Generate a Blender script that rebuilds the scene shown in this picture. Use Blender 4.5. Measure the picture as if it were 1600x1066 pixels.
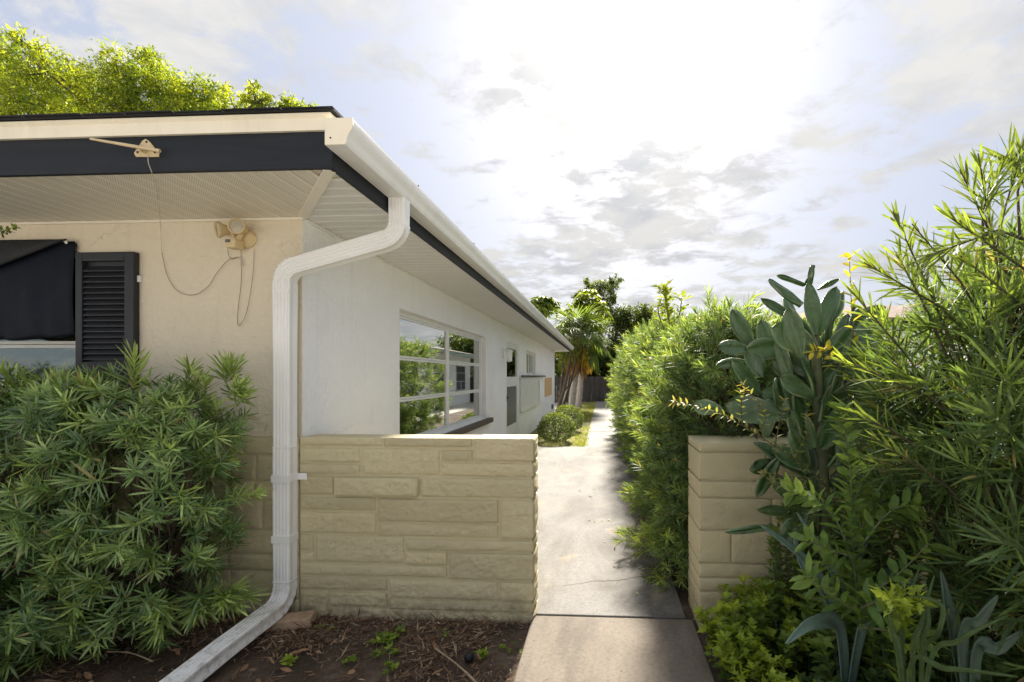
import bpy, math, random
import numpy as np
from mathutils import Vector, Matrix

for o in list(bpy.data.objects):
    bpy.data.objects.remove(o, do_unlink=True)
scene = bpy.context.scene
COL = scene.collection
R = math.radians
random.seed(7)

# ------------------------------------------------------------------ camera
F_PX, CX, CY, CAM_H = 711.0, 905.0, 588.0, 1.47          # lens measured on the 1600 px wide photograph
YAW = math.atan((941 - CX) / F_PX)
cam_d = bpy.data.cameras.new('camera')
cam = bpy.data.objects.new('camera', cam_d)
COL.objects.link(cam)
cam.location = (0, 0, CAM_H)
cam.rotation_euler = (R(90), 0, YAW)
cam_d.sensor_width = 36
cam_d.lens = 36 * F_PX / 1600
cam_d.shift_x = -(CX - 800) / 1600
cam_d.shift_y = (CY - 533) / 1600
cam_d.clip_start = 0.02
cam_d.clip_end = 900
scene.camera = cam

# ------------------------------------------------------------------ sky, sun, exposure
SUN_AZ, SUN_EL = R(3.5), R(36.0)                          # azimuth clockwise from +Y
sun_dir = Vector((math.sin(SUN_AZ) * math.cos(SUN_EL), math.cos(SUN_AZ) * math.cos(SUN_EL), math.sin(SUN_EL)))
SUN_STRENGTH, SUN_ANGLE = 5.0, 6.0
SKY_STRENGTH = 0.10
EXPOSURE = 1.64

world = bpy.data.worlds.new('World')
scene.world = world
world.use_nodes = True
wt = world.node_tree
for n in list(wt.nodes):
    wt.nodes.remove(n)


def node(nt, kind, **kw):
    n = nt.nodes.new(kind)
    for k, v in kw.items():
        if k.startswith('i_'):
            key = k[2:].replace('_', ' ')
            if key not in n.inputs:
                key = k[2:]
            n.inputs[key].default_value = v
        else:
            setattr(n, k, v)
    return n


def math_n(nt, op, a=None, b=None, c=None, clamp=False):
    n = nt.nodes.new('ShaderNodeMath')
    n.operation = op
    n.use_clamp = clamp
    for i, v in enumerate((a, b, c)):
        if v is None:
            continue
        if hasattr(v, 'links') or hasattr(v, 'is_linked'):
            nt.links.new(v, n.inputs[i])
        else:
            n.inputs[i].default_value = v
    return n.outputs[0]


def ramp(nt, fac, stops, interp='LINEAR'):
    n = nt.nodes.new('ShaderNodeValToRGB')
    n.color_ramp.interpolation = interp
    el = n.color_ramp.elements
    while len(el) < len(stops):
        el.new(0.5)
    for e, (p, c) in zip(el, stops):
        e.position = p
        e.color = tuple(c) + (1,) if len(c) == 3 else c
    nt.links.new(fac, n.inputs[0])
    return n.outputs[0]


def mix_c(nt, fac, a, b, blend='MIX'):
    n = nt.nodes.new('ShaderNodeMix')
    n.data_type = 'RGBA'
    n.blend_type = blend
    n.clamp_factor = True
    for i, v in ((0, fac), (6, a), (7, b)):
        if hasattr(v, 'is_linked'):
            nt.links.new(v, n.inputs[i])
        elif i == 0:
            n.inputs[0].default_value = v
        else:
            n.inputs[i].default_value = tuple(v) + (1,) if len(v) == 3 else v
    return n.outputs[2]


sky = node(wt, 'ShaderNodeTexSky', sky_type='NISHITA')
sky.sun_disc = False
sky.sun_elevation = SUN_EL
sky.sun_rotation = SUN_AZ
sky.altitude = 0
sky.air_density = 1.0
sky.dust_density = 2.0
tc = node(wt, 'ShaderNodeTexCoord')
sep = node(wt, 'ShaderNodeSeparateXYZ')
wt.links.new(tc.outputs['Generated'], sep.inputs[0])
zz = math_n(wt, 'ADD', math_n(wt, 'MAXIMUM', sep.outputs[2], 0.0), 0.16)
comb = node(wt, 'ShaderNodeCombineXYZ')
wt.links.new(math_n(wt, 'DIVIDE', sep.outputs[0], zz), comb.inputs[0])
wt.links.new(math_n(wt, 'DIVIDE', sep.outputs[1], zz), comb.inputs[1])
big = node(wt, 'ShaderNodeTexNoise', i_Scale=1.25, i_Detail=4.0, i_Roughness=0.55, i_Distortion=0.3)
mid = node(wt, 'ShaderNodeTexNoise', i_Scale=5.5, i_Detail=12.0, i_Roughness=0.66, i_Distortion=0.35)
shade = node(wt, 'ShaderNodeTexNoise', i_Scale=3.0, i_Detail=10.0, i_Roughness=0.62, i_Distortion=0.3)
mp = node(wt, 'ShaderNodeMapping')
mp.inputs['Location'].default_value = (3.7, 1.3, 0)
mp.inputs['Rotation'].default_value = (0, 0, 0.5)
mp.inputs['Scale'].default_value = (1.0, 1.25, 1)
wt.links.new(comb.outputs[0], mp.inputs[0])
mp2 = node(wt, 'ShaderNodeMapping')
mp2.inputs['Location'].default_value = (9.1, 4.4, 0)
wt.links.new(comb.outputs[0], mp2.inputs[0])
for nn in (big, mid):
    wt.links.new(mp.outputs[0], nn.inputs['Vector'])
wt.links.new(mp2.outputs[0], shade.inputs['Vector'])
cov = math_n(wt, 'ADD', math_n(wt, 'MULTIPLY', big.outputs[0], 0.62), math_n(wt, 'MULTIPLY', mid.outputs[0], 0.55))
cov = ramp(wt, cov, [(0.54, (0, 0, 0)), (0.665, (1, 1, 1))], 'EASE')
dotn = node(wt, 'ShaderNodeVectorMath', operation='DOT_PRODUCT')
wt.links.new(tc.outputs['Generated'], dotn.inputs[0])
dotn.inputs[1].default_value = sun_dir
dt = math_n(wt, 'MAXIMUM', dotn.outputs['Value'], 0.0)
glow = math_n(wt, 'ADD', math_n(wt, 'MULTIPLY', math_n(wt, 'POWER', dt, 9.0), 0.12),
              math_n(wt, 'MULTIPLY', math_n(wt, 'POWER', dt, 110.0), 2.6))
cloud_c = ramp(wt, shade.outputs[0], [(0.34, (1.94, 1.98, 2.08)), (0.45, (2.20, 2.21, 2.26)), (0.57, (2.52, 2.49, 2.44))])
gcol = node(wt, 'ShaderNodeVectorMath', operation='SCALE')
gcol.inputs[0].default_value = (1.0, 0.97, 0.92)
wt.links.new(glow, gcol.inputs['Scale'])
veil = mix_c(wt, 0.88, sky.outputs[0], (1.64, 1.77, 2.12))      # thin high haze in front of the blue
skyc = mix_c(wt, cov, veil, cloud_c)
zen = math_n(wt, 'ADD', math_n(wt, 'MULTIPLY', math_n(wt, 'MAXIMUM', sep.outputs[2], 0.0), 0.40), 0.88)   # a clouded sky is brightest overhead
zs = node(wt, 'ShaderNodeVectorMath', operation='SCALE')
wt.links.new(skyc, zs.inputs[0])
wt.links.new(zen, zs.inputs['Scale'])
skyc = zs.outputs[0]
skyc = mix_c(wt, 1.0, skyc, gcol.outputs[0], 'ADD')
bg = node(wt, 'ShaderNodeBackground', i_Strength=SKY_STRENGTH)
wt.links.new(skyc, bg.inputs[0])
wo = node(wt, 'ShaderNodeOutputWorld')
wt.links.new(bg.outputs[0], wo.inputs[0])

sun_l = bpy.data.lights.new('sun', 'SUN')
sun_l.energy = SUN_STRENGTH
sun_l.angle = R(SUN_ANGLE)
sun_l.color = (1.0, 0.93, 0.82)
sun_o = bpy.data.objects.new('sun', sun_l)
COL.objects.link(sun_o)
sun_o.location = sun_dir * 60
sun_o.rotation_euler = (-sun_dir).to_track_quat('-Z', 'Y').to_euler()

vs = scene.view_settings
vs.view_transform = 'Standard'
vs.look = 'None'
vs.gamma = 1.0
vs.exposure = EXPOSURE
vs.use_curve_mapping = False
scene.cycles.use_denoising = True
scene.cycles.max_bounces = 9
scene.cycles.diffuse_bounces = 5
scene.cycles.transparent_max_bounces = 12
scene.cycles.caustics_reflective = False
scene.cycles.caustics_refractive = False

# ------------------------------------------------------------------ helpers
c_, s_ = math.cos(YAW), math.sin(YAW)


def at(px, py, Y):
    """a place measured in the photograph, at its own distance Y along the path"""
    r, u = (px - CX) / F_PX, (CY - py) / F_PX
    dx, dy = r * c_ - s_, r * s_ + c_
    t = Y / dy
    return Vector((dx * t, Y, CAM_H + u * t))


def tag(o, label=None, cat=None, group=None, kind=None):
    if label: o['label'] = label
    if cat: o['category'] = cat
    if group: o['group'] = group
    if kind: o['kind'] = kind
    return o


def empty(name, loc=(0, 0, 0)):
    o = bpy.data.objects.new(name, None)
    o.empty_display_size = 0.1
    o.location = loc
    COL.objects.link(o)
    return o


def link(name, me, mat, parent=None, loc=None):
    o = bpy.data.objects.new(name, me)
    if mat is not None and not me.materials:
        me.materials.append(mat)
    COL.objects.link(o)
    if parent is not None:
        o.parent = parent
        # parents only carry a location
        p = parent
        off = Vector((0, 0, 0))
        while p is not None:
            off += Vector(p.location)
            p = p.parent
        o.location = (Vector(loc) if loc is not None else Vector((0, 0, 0))) - off
    elif loc is not None:
        o.location = loc
    return o


class MB:
    def __init__(self):
        self.v, self.f = [], []

    def add(self, vs_, fs):
        b = len(self.v)
        self.v += [tuple(p) for p in vs_]
        self.f += [tuple(i + b for i in q) for q in fs]
        return self

    def box(self, x0, x1, y0, y1, z0, z1):
        return self.add([(x0, y0, z0), (x1, y0, z0), (x1, y1, z0), (x0, y1, z0), (x0, y0, z1), (x1, y0, z1), (x1, y1, z1), (x0, y1, z1)],
                        [(0, 3, 2, 1), (4, 5, 6, 7), (0, 1, 5, 4), (1, 2, 6, 5), (2, 3, 7, 6), (3, 0, 4, 7)])

    def prism(self, poly, axis, a0, a1):
        """extrude a 2-D polygon along axis 0/1/2 from a0 to a1"""
        def p3(p, a):
            q = [0, 0, 0]
            k = [i for i in range(3) if i != axis]
            q[k[0]], q[k[1]], q[axis] = p[0], p[1], a
            return q
        n = len(poly)
        vs_ = [p3(p, a0) for p in poly] + [p3(p, a1) for p in poly]
        fs = [tuple(range(n))[::-1], tuple(range(n, 2 * n))] + [(i, (i + 1) % n, (i + 1) % n + n, i + n) for i in range(n)]
        return self.add(vs_, fs)

    def tube(self, pts, rad, n=6, cap=True):
        pts = [Vector(p) for p in pts]
        if not hasattr(rad, '__len__'):
            rad = [rad] * len(pts)
        rings = []
        ref = None
        for i, p in enumerate(pts):
            t = (pts[min(i + 1, len(pts) - 1)] - pts[max(i - 1, 0)])
            t = t.normalized() if t.length > 1e-9 else Vector((0, 0, 1))
            if ref is None:
                ref = t.orthogonal().normalized()
            ref = (ref - t * ref.dot(t))
            ref = ref.normalized() if ref.length > 1e-6 else t.orthogonal().normalized()
            b = t.cross(ref)
            rings.append([p + (ref * math.cos(2 * math.pi * k / n) + b * math.sin(2 * math.pi * k / n)) * rad[i] for k in range(n)])
        vs_ = [q for r in rings for q in r]
        fs = []
        for i in range(len(pts) - 1):
            for k in range(n):
                fs.append((i * n + k, i * n + (k + 1) % n, (i + 1) * n + (k + 1) % n, (i + 1) * n + k))
        if cap:
            fs.append(tuple(range(n))[::-1])
            fs.append(tuple(range((len(pts) - 1) * n, len(pts) * n)))
        return self.add(vs_, fs)

    def sweep(self, pts, frames, prof, scales=None):
        """closed 2-D profile swept along pts with explicit (ex, ey) frames"""
        n = len(prof)
        vs_, fs = [], []
        for i, p in enumerate(pts):
            ex, ey = frames[i]
            sc = scales[i] if scales else 1
            vs_ += [Vector(p) + ex * (a * sc) + ey * (b * sc) for a, b in prof]
        for i in range(len(pts) - 1):
            for k in range(n):
                fs.append((i * n + k, i * n + (k + 1) % n, (i + 1) * n + (k + 1) % n, (i + 1) * n + k))
        fs.append(tuple(range(n))[::-1])
        fs.append(tuple(range((len(pts) - 1) * n, len(pts) * n)))
        return self.add(vs_, fs)

    def lathe(self, prof, origin, axis, n=20):
        axis = Vector(axis).normalized()
        a = axis.orthogonal().normalized()
        b = axis.cross(a)
        o = Vector(origin)
        m = len(prof)
        vs_ = [o + axis * h + (a * math.cos(2 * math.pi * k / n) + b * math.sin(2 * math.pi * k / n)) * r for k in range(n) for r, h in prof]
        fs = []
        for k in range(n):
            for i in range(m - 1):
                k2 = (k + 1) % n
                fs.append((k * m + i, k2 * m + i, k2 * m + i + 1, k * m + i + 1))
        fs.append(tuple(k * m for k in range(n))[::-1])
        fs.append(tuple(k * m + m - 1 for k in range(n)))
        return self.add(vs_, fs)

    def mesh(self, name, smooth=False, bevel=0, fix=True):
        me = bpy.data.meshes.new(name)
        me.from_pydata(self.v, [], self.f)
        me.update()
        if fix or bevel:
            import bmesh
            bm = bmesh.new()
            bm.from_mesh(me)
            bmesh.ops.recalc_face_normals(bm, faces=bm.faces)
            if bevel:
                es = [e for e in bm.edges if len(e.link_faces) == 2 and e.calc_face_angle(0) > 0.5]
                bmesh.ops.bevel(bm, geom=es, offset=bevel, segments=2, affect='EDGES', profile=0.6, clamp_overlap=True)
            bm.to_mesh(me)
            bm.free()
        if smooth:
            me.polygons.foreach_set('use_smooth', [True] * len(me.polygons))
            me.set_sharp_from_angle(angle=R(38)) if hasattr(me, 'set_sharp_from_angle') else None
        return me

    def build(self, name, mat, parent=None, smooth=False, bevel=0, loc=None):
        return link(name, self.mesh(name, smooth, bevel), mat, parent, loc)


def np_mesh(name, verts, faces4=None, faces3=None, smooth=False, col=None):
    me = bpy.data.meshes.new(name)
    verts = np.asarray(verts, np.float32).reshape(-1, 3)
    f4 = np.zeros((0, 4), np.int32) if faces4 is None else np.asarray(faces4, np.int32)
    f3 = np.zeros((0, 3), np.int32) if faces3 is None else np.asarray(faces3, np.int32)
    loops = np.concatenate([f4.ravel(), f3.ravel()])
    starts = np.concatenate([np.arange(len(f4)) * 4, len(f4) * 4 + np.arange(len(f3)) * 3]).astype(np.int32)
    me.vertices.add(len(verts))
    me.vertices.foreach_set('co', verts.ravel())
    me.loops.add(len(loops))
    me.loops.foreach_set('vertex_index', loops.astype(np.int32))
    me.polygons.add(len(starts))
    me.polygons.foreach_set('loop_start', starts)
    if smooth:
        me.polygons.foreach_set('use_smooth', np.ones(len(starts), bool))
    me.update(calc_edges=True)
    me.validate()
    if col is not None:
        a = me.color_attributes.new('col', 'FLOAT_COLOR', 'POINT')
        cc = np.ones((len(verts), 4), np.float32)
        cc[:, :3] = col
        a.data.foreach_set('color', cc.ravel())
    return me


_tab = np.random.RandomState(11).rand(4096).astype(np.float32)


def vnoise(p):
    p = np.asarray(p, np.float64)
    i = np.floor(p).astype(np.int64)
    f = p - i
    f = f * f * (3 - 2 * f)
    def h(a, b, c):
        return _tab[((i[:, 0] + a) * 73856093 ^ (i[:, 1] + b) * 19349663 ^ (i[:, 2] + c) * 83492791) & 4095]
    x, y, z = f[:, 0], f[:, 1], f[:, 2]
    a = h(0, 0, 0) * (1 - x) + h(1, 0, 0) * x
    b = h(0, 1, 0) * (1 - x) + h(1, 1, 0) * x
    c = h(0, 0, 1) * (1 - x) + h(1, 0, 1) * x
    d = h(0, 1, 1) * (1 - x) + h(1, 1, 1) * x
    return (a * (1 - y) + b * y) * (1 - z) + (c * (1 - y) + d * y) * z


def fbm(p, oct_=4, rough=0.5):
    s, a, t = 0, 1.0, 0
    p = np.asarray(p, np.float64)
    for k in range(oct_):
        s = s + a * vnoise(p * (2.03 ** k) + k * 17.3)
        t += a
        a *= rough
    return s / t


# ------------------------------------------------------------------ materials
def new_mat(name):
    m = bpy.data.materials.new(name)
    m.use_nodes = True
    nt = m.node_tree
    b = nt.nodes['Principled BSDF']
    return m, nt, b


def obj_co(nt, scale=(1, 1, 1)):
    g = node(nt, 'ShaderNodeNewGeometry')
    m = node(nt, 'ShaderNodeMapping')
    m.inputs['Scale'].default_value = scale
    nt.links.new(g.outputs['Position'], m.inputs[0])
    return m.outputs[0]


def noise(nt, co, scale, detail=4, rough=0.55, dist=0.0):
    n = node(nt, 'ShaderNodeTexNoise', i_Scale=scale, i_Detail=detail, i_Roughness=rough, i_Distortion=dist)
    nt.links.new(co, n.inputs['Vector'])
    return n.outputs[0]


def bump(nt, b, h, strength, dist=0.01, prev=None):
    n = node(nt, 'ShaderNodeBump', i_Strength=strength, i_Distance=dist)
    nt.links.new(h, n.inputs['Height'])
    if prev is not None:
        nt.links.new(prev, n.inputs['Normal'])
    nt.links.new(n.outputs[0], b.inputs['Normal'])
    return n.outputs[0]


def paint(name, col, rough=0.6, var=0.06, vscale=3.0, dirt=(0.35, 0.28, 0.2), dirt_amt=0.15, grain=120, gstr=0.15, gdist=0.004, metallic=0.0, spec=0.4, stretch=(1, 1, 1)):
    """painted or plain surface: base colour, slight drift, grime with a shape of its own, fine relief"""
    m, nt, b = new_mat(name)
    co = obj_co(nt, stretch)
    n1 = noise(nt, co, vscale, 5, 0.6)
    lo = tuple(c * (1 - var * 2) for c in col)
    hi = tuple(min(1, c * (1 + var)) for c in col)
    base = ramp(nt, n1, [(0.3, lo), (0.7, hi)])
    n2 = noise(nt, co, vscale * 2.7, 8, 0.68, 0.4)
    fac = ramp(nt, n2, [(0.52, (0, 0, 0)), (0.78, (dirt_amt,) * 3)])
    base = mix_c(nt, fac, base, dirt)
    nt.links.new(base, b.inputs['Base Color'])
    b.inputs['Roughness'].default_value = rough
    b.inputs['Metallic'].default_value = metallic
    b.inputs['Specular IOR Level'].default_value = spec
    if gstr:
        bump(nt, b, noise(nt, obj_co(nt), grain, 6, 0.6), gstr, gdist)
    return m


M = {}
# stucco; the front copy has warm bounce light put into white paint
for nm, col, dirt in (('stucco_warm_lit', (0.75, 0.665, 0.52), (0.5, 0.40, 0.28)), ('stucco_white', (0.91, 0.915, 0.92), (0.55, 0.52, 0.46))):
    m, nt, b = new_mat(nm)
    co = obj_co(nt)
    n1 = noise(nt, co, 1.7, 5, 0.6)
    base = ramp(nt, n1, [(0.3, tuple(c * 0.94 for c in col)), (0.7, col)])
    streak = noise(nt, obj_co(nt, (6, 6, 0.7)), 2.2, 7, 0.65)
    fac = ramp(nt, streak, [(0.55, (0, 0, 0)), (0.8, (0.22,) * 3)])
    base = mix_c(nt, fac, base, dirt)
    spots = noise(nt, co, 9, 9, 0.75)
    fac = ramp(nt, spots, [(0.64, (0, 0, 0)), (0.78, (0.28,) * 3)])
    base = mix_c(nt, fac, base, dirt)
    vc = node(nt, 'ShaderNodeTexVoronoi', feature='DISTANCE_TO_EDGE', i_Scale=1.1)
    wv = node(nt, 'ShaderNodeVectorMath', operation='ADD')
    nz3 = node(nt, 'ShaderNodeTexNoise', i_Scale=3.0, i_Detail=8.0, i_Roughness=0.7)
    nt.links.new(co, nz3.inputs['Vector'])
    sc3 = node(nt, 'ShaderNodeVectorMath', operation='SCALE')
    sc3.inputs['Scale'].default_value = 0.5
    nt.links.new(nz3.outputs['Color'], sc3.inputs[0])
    nt.links.new(co, wv.inputs[0])
    nt.links.new(sc3.outputs[0], wv.inputs[1])
    nt.links.new(wv.outputs[0], vc.inputs['Vector'])
    hair = math_n(nt, 'MULTIPLY', ramp(nt, vc.outputs['Distance'], [(0.0, (0.7,) * 3), (0.0045, (0, 0, 0))]), ramp(nt, noise(nt, co, 0.9, 4, 0.6), [(0.52, (0, 0, 0)), (0.62, (1, 1, 1))]))
    base = mix_c(nt, hair, base, tuple(c * 0.55 for c in dirt))
    nt.links.new(base, b.inputs['Base Color'])
    b.inputs['Roughness'].default_value = 0.85
    b.inputs['Specular IOR Level'].default_value = 0.25
    p = bump(nt, b, noise(nt, co, 26, 5, 0.6, 0.5), 0.5, 0.03)
    bump(nt, b, noise(nt, co, 160, 4, 0.6), 0.22, 0.004, p)
    M[nm] = m

# painted split-face block
m, nt, b = new_mat('block_paint')
co = obj_co(nt)
base = ramp(nt, noise(nt, co, 2.5, 6, 0.6), [(0.3, (0.64, 0.555, 0.34)), (0.7, (0.72, 0.635, 0.405))])
sp = node(nt, 'ShaderNodeSeparateXYZ')
nt.links.new(co, sp.inputs[0])
low = math_n(nt, 'SUBTRACT', 1.0, math_n(nt, 'MULTIPLY', sp.outputs[2], 4.5), clamp=True)      # splashed soil along the foot
dn = ramp(nt, noise(nt, co, 14, 8, 0.7), [(0.38, (0, 0, 0)), (0.62, (1, 1, 1))])
base = mix_c(nt, math_n(nt, 'MULTIPLY', math_n(nt, 'MULTIPLY', low, dn), 0.75), base, (0.16, 0.13, 0.09))
base = mix_c(nt, ramp(nt, noise(nt, co, 7, 9, 0.72), [(0.60, (0, 0, 0)), (0.80, (0.35,) * 3)]), base, (0.22, 0.19, 0.12))
oi = node(nt, 'ShaderNodeObjectInfo')
base = mix_c(nt, 1.0, base, ramp(nt, oi.outputs['Random'], [(0.0, (0.88, 0.88, 0.87)), (0.5, (1.0, 1.0, 1.0)), (1.0, (1.08, 1.07, 1.05))]), 'MULTIPLY')
nt.links.new(base, b.inputs['Base Color'])
b.inputs['Roughness'].default_value = 0.62
b.inputs['Specular IOR Level'].default_value = 0.35
p = bump(nt, b, noise(nt, obj_co(nt, (1, 1, 1.3)), 56, 8, 0.70, 1.3), 0.7, 0.022)
bump(nt, b, noise(nt, co, 190, 4, 0.6), 0.2, 0.003, p)
M['block'] = m

M['white_vinyl'] = paint('white_vinyl', (0.80, 0.79, 0.76), 0.38, 0.03, 2, (0.45, 0.38, 0.28), 0.22, 60, 0.03, 0.002)
M['white_metal'] = paint('white_metal', (0.82, 0.82, 0.81), 0.32, 0.03, 2.5, (0.42, 0.37, 0.30), 0.30, 80, 0.02, 0.002, stretch=(1, 1, 1))
M['trim_warm_lit'] = paint('trim_warm_lit', (0.88, 0.80, 0.64), 0.5, 0.03, 2, (0.5, 0.40, 0.26), 0.25, 90, 0.05, 0.002, stretch=(3, 3, 0.6))  # white front trim with the warm light on it mixed into the colour
M['downspout'] = paint('downspout', (0.85, 0.84, 0.82), 0.36, 0.02, 2.5, (0.4, 0.36, 0.3), 0.15, 70, 0.03, 0.002)
dm = M['downspout'].node_tree                      # rain-splashed soil on the lowest part of the pipe
db = dm.nodes['Principled BSDF']
src = db.inputs['Base Color'].links[0].from_socket
dco = obj_co(dm)
dsp = node(dm, 'ShaderNodeSeparateXYZ')
dm.links.new(dco, dsp.inputs[0])
dlow = math_n(dm, 'SUBTRACT', 1.0, math_n(dm, 'MULTIPLY', dsp.outputs[2], 3.0), clamp=True)
dsk = ramp(dm, noise(dm, dco, 22, 9, 0.75), [(0.48, (0, 0, 0)), (0.64, (0.75,) * 3)])
dm.links.new(mix_c(dm, math_n(dm, 'MULTIPLY', dlow, dsk), src, (0.20, 0.155, 0.11)), db.inputs['Base Color'])
M['navy'] = paint('navy_paint', (0.017, 0.020, 0.026), 0.6, 0.12, 2, (0.04, 0.04, 0.042), 0.4, 60, 0.2, 0.004, spec=0.25, stretch=(0.4, 0.4, 5))
M['shutter'] = paint('shutter_black', (0.018, 0.020, 0.025), 0.45, 0.1, 3, (0.06, 0.06, 0.06), 0.3, 80, 0.06, 0.002)
M['tarp'] = paint('tarp_navy', (0.0055, 0.008, 0.016), 0.6, 0.15, 4, (0.02, 0.023, 0.032), 0.5, 90, 0.12, 0.004, spec=0.15)
M['tarp_grey'] = paint('tarp_grey', (0.022, 0.023, 0.026), 0.6, 0.12, 4, (0.045, 0.045, 0.045), 0.5, 90, 0.12, 0.004, spec=0.2)
M['shingle'] = paint('shingle', (0.022, 0.021, 0.022), 0.9, 0.2, 9, (0.06, 0.06, 0.055), 0.5, 220, 0.6, 0.006)
M['shingle_brown'] = paint('shingle_brown', (0.20, 0.135, 0.105), 0.9, 0.15, 6, (0.1, 0.08, 0.07), 0.5, 90, 0.5, 0.01)
M['almond'] = paint('almond_plastic', (0.66, 0.52, 0.30), 0.42, 0.06, 12, (0.30, 0.20, 0.10), 0.35, 120, 0.03, 0.001)
M['lens'] = paint('lamp_lens', (0.46, 0.42, 0.33), 0.15, 0.06, 30, (0.25, 0.2, 0.13), 0.3, 150, 0.2, 0.002)
M['wire'] = paint('wire_brown', (0.22, 0.17, 0.11), 0.5, 0.1, 30, gstr=0)
M['wire_pale'] = paint('wire_pale', (0.55, 0.50, 0.42), 0.5, 0.1, 30, gstr=0)
M['dark'] = paint('dark_room', (0.010, 0.011, 0.012), 0.9, 0.1, 3, gstr=0)
M['sill'] = paint('sill_brown', (0.085, 0.060, 0.048), 0.6, 0.15, 8, (0.03, 0.025, 0.02), 0.4, 60, 0.3, 0.006)
M['black_metal'] = paint('black_metal', (0.012, 0.012, 0.013), 0.4, 0.1, 8, gstr=0)
M['plywood'] = paint('plywood', (0.66, 0.46, 0.22), 0.7, 0.08, 4, (0.4, 0.25, 0.1), 0.4, 60, 0.1, 0.003, stretch=(1, 8, 1))
M['screen'] = paint('door_screen', (0.12, 0.125, 0.13), 0.35, 0.05, 5, gstr=0)
M['curtain'] = paint('curtain_grey', (0.62, 0.56, 0.46), 0.8, 0.1, 9, (0.3, 0.26, 0.2), 0.5, 60, 0.2, 0.004, stretch=(6, 6, 0.6))
M['brick'] = paint('paver_brick', (0.44, 0.31, 0.20), 0.85, 0.12, 14, (0.16, 0.11, 0.08), 0.5, 90, 0.4, 0.006)
M['bark'] = paint('bark_brown', (0.105, 0.078, 0.055), 0.85, 0.25, 12, (0.05, 0.04, 0.03), 0.6, 60, 0.7, 0.01, stretch=(1, 1, 0.3))
M['bark_grey'] = paint('bark_grey', (0.40, 0.37, 0.34), 0.8, 0.15, 6, (0.17, 0.14, 0.12), 0.6, 40, 0.6, 0.015, stretch=(1, 1, 2.5))
M['bark_green'] = paint('bark_green', (0.15, 0.17, 0.09), 0.75, 0.2, 12, (0.12, 0.08, 0.05), 0.5, 60, 0.4, 0.006)
M['fence'] = paint('fence_wood', (0.060, 0.052, 0.050), 0.85, 0.25, 3, (0.12, 0.105, 0.095), 0.45, 40, 0.5, 0.006, stretch=(5, 5, 0.5))
M['pale_green'] = paint('fascia_green', (0.40, 0.50, 0.44), 0.5, 0.05, 2, gstr=0.05)
M['ball'] = paint('black_ball', (0.012, 0.012, 0.013), 0.55, 0.2, 20, (0.08, 0.07, 0.05), 0.3, 60, 0.3, 0.004)
M['stick'] = paint('dry_stick', (0.42, 0.31, 0.19), 0.8, 0.15, 20, (0.2, 0.14, 0.08), 0.4, 60, 0.3, 0.003)
M['crack'] = paint('crack_dark', (0.02, 0.017, 0.014), 0.95, 0.2, 30, gstr=0)

# perforated soffit
for nm, pitch, col in (('soffit_perf_front', 0.0125, (0.78, 0.725, 0.62)), ('soffit_perf_side', 0.0125, (0.80, 0.785, 0.75))):  # front colour is the white soffit with warm light put in
    m, nt, b = new_mat(nm)
    g = node(nt, 'ShaderNodeNewGeometry')
    sx = node(nt, 'ShaderNodeSeparateXYZ')
    nt.links.new(g.outputs['Position'], sx.inputs[0])
    fx = math_n(nt, 'SUBTRACT', math_n(nt, 'FRACT', math_n(nt, 'DIVIDE', sx.outputs[0], pitch)), 0.5)
    fy = math_n(nt, 'SUBTRACT', math_n(nt, 'FRACT', math_n(nt, 'DIVIDE', sx.outputs[1], pitch)), 0.5)
    d2 = math_n(nt, 'ADD', math_n(nt, 'MULTIPLY', fx, fx), math_n(nt, 'MULTIPLY', fy, fy))
    if 'front' in nm:
        ph = math_n(nt, 'FRACT', math_n(nt, 'DIVIDE', math_n(nt, 'SUBTRACT', -1.295, sx.outputs[0]), 0.098))
    else:
        ph = math_n(nt, 'FRACT', math_n(nt, 'DIVIDE', math_n(nt, 'SUBTRACT', sx.outputs[1], 2.11), 0.098))
    hole = math_n(nt, 'MULTIPLY', math_n(nt, 'LESS_THAN', d2, 0.045), math_n(nt, 'GREATER_THAN', ph, 0.17))
    var = ramp(nt, noise(nt, obj_co(nt), 3, 6, 0.65), [(0.3, tuple(c * 0.92 for c in col)), (0.7, col)])
    nt.links.new(mix_c(nt, hole, var, (0.10, 0.09, 0.075)), b.inputs['Base Color'])
    b.inputs['Roughness'].default_value = 0.45
    M[nm] = m
M['soffit_front'] = paint('soffit_front', (0.78, 0.725, 0.62), 0.45, 0.04, 2, (0.5, 0.43, 0.33), 0.2, 60, 0.03, 0.002)  # plain front pieces, tinted by the same painted-in warm light
M['soffit_side'] = paint('soffit_side', (0.80, 0.785, 0.75), 0.45, 0.04, 2, (0.5, 0.46, 0.4), 0.2, 60, 0.03, 0.002)

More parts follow.
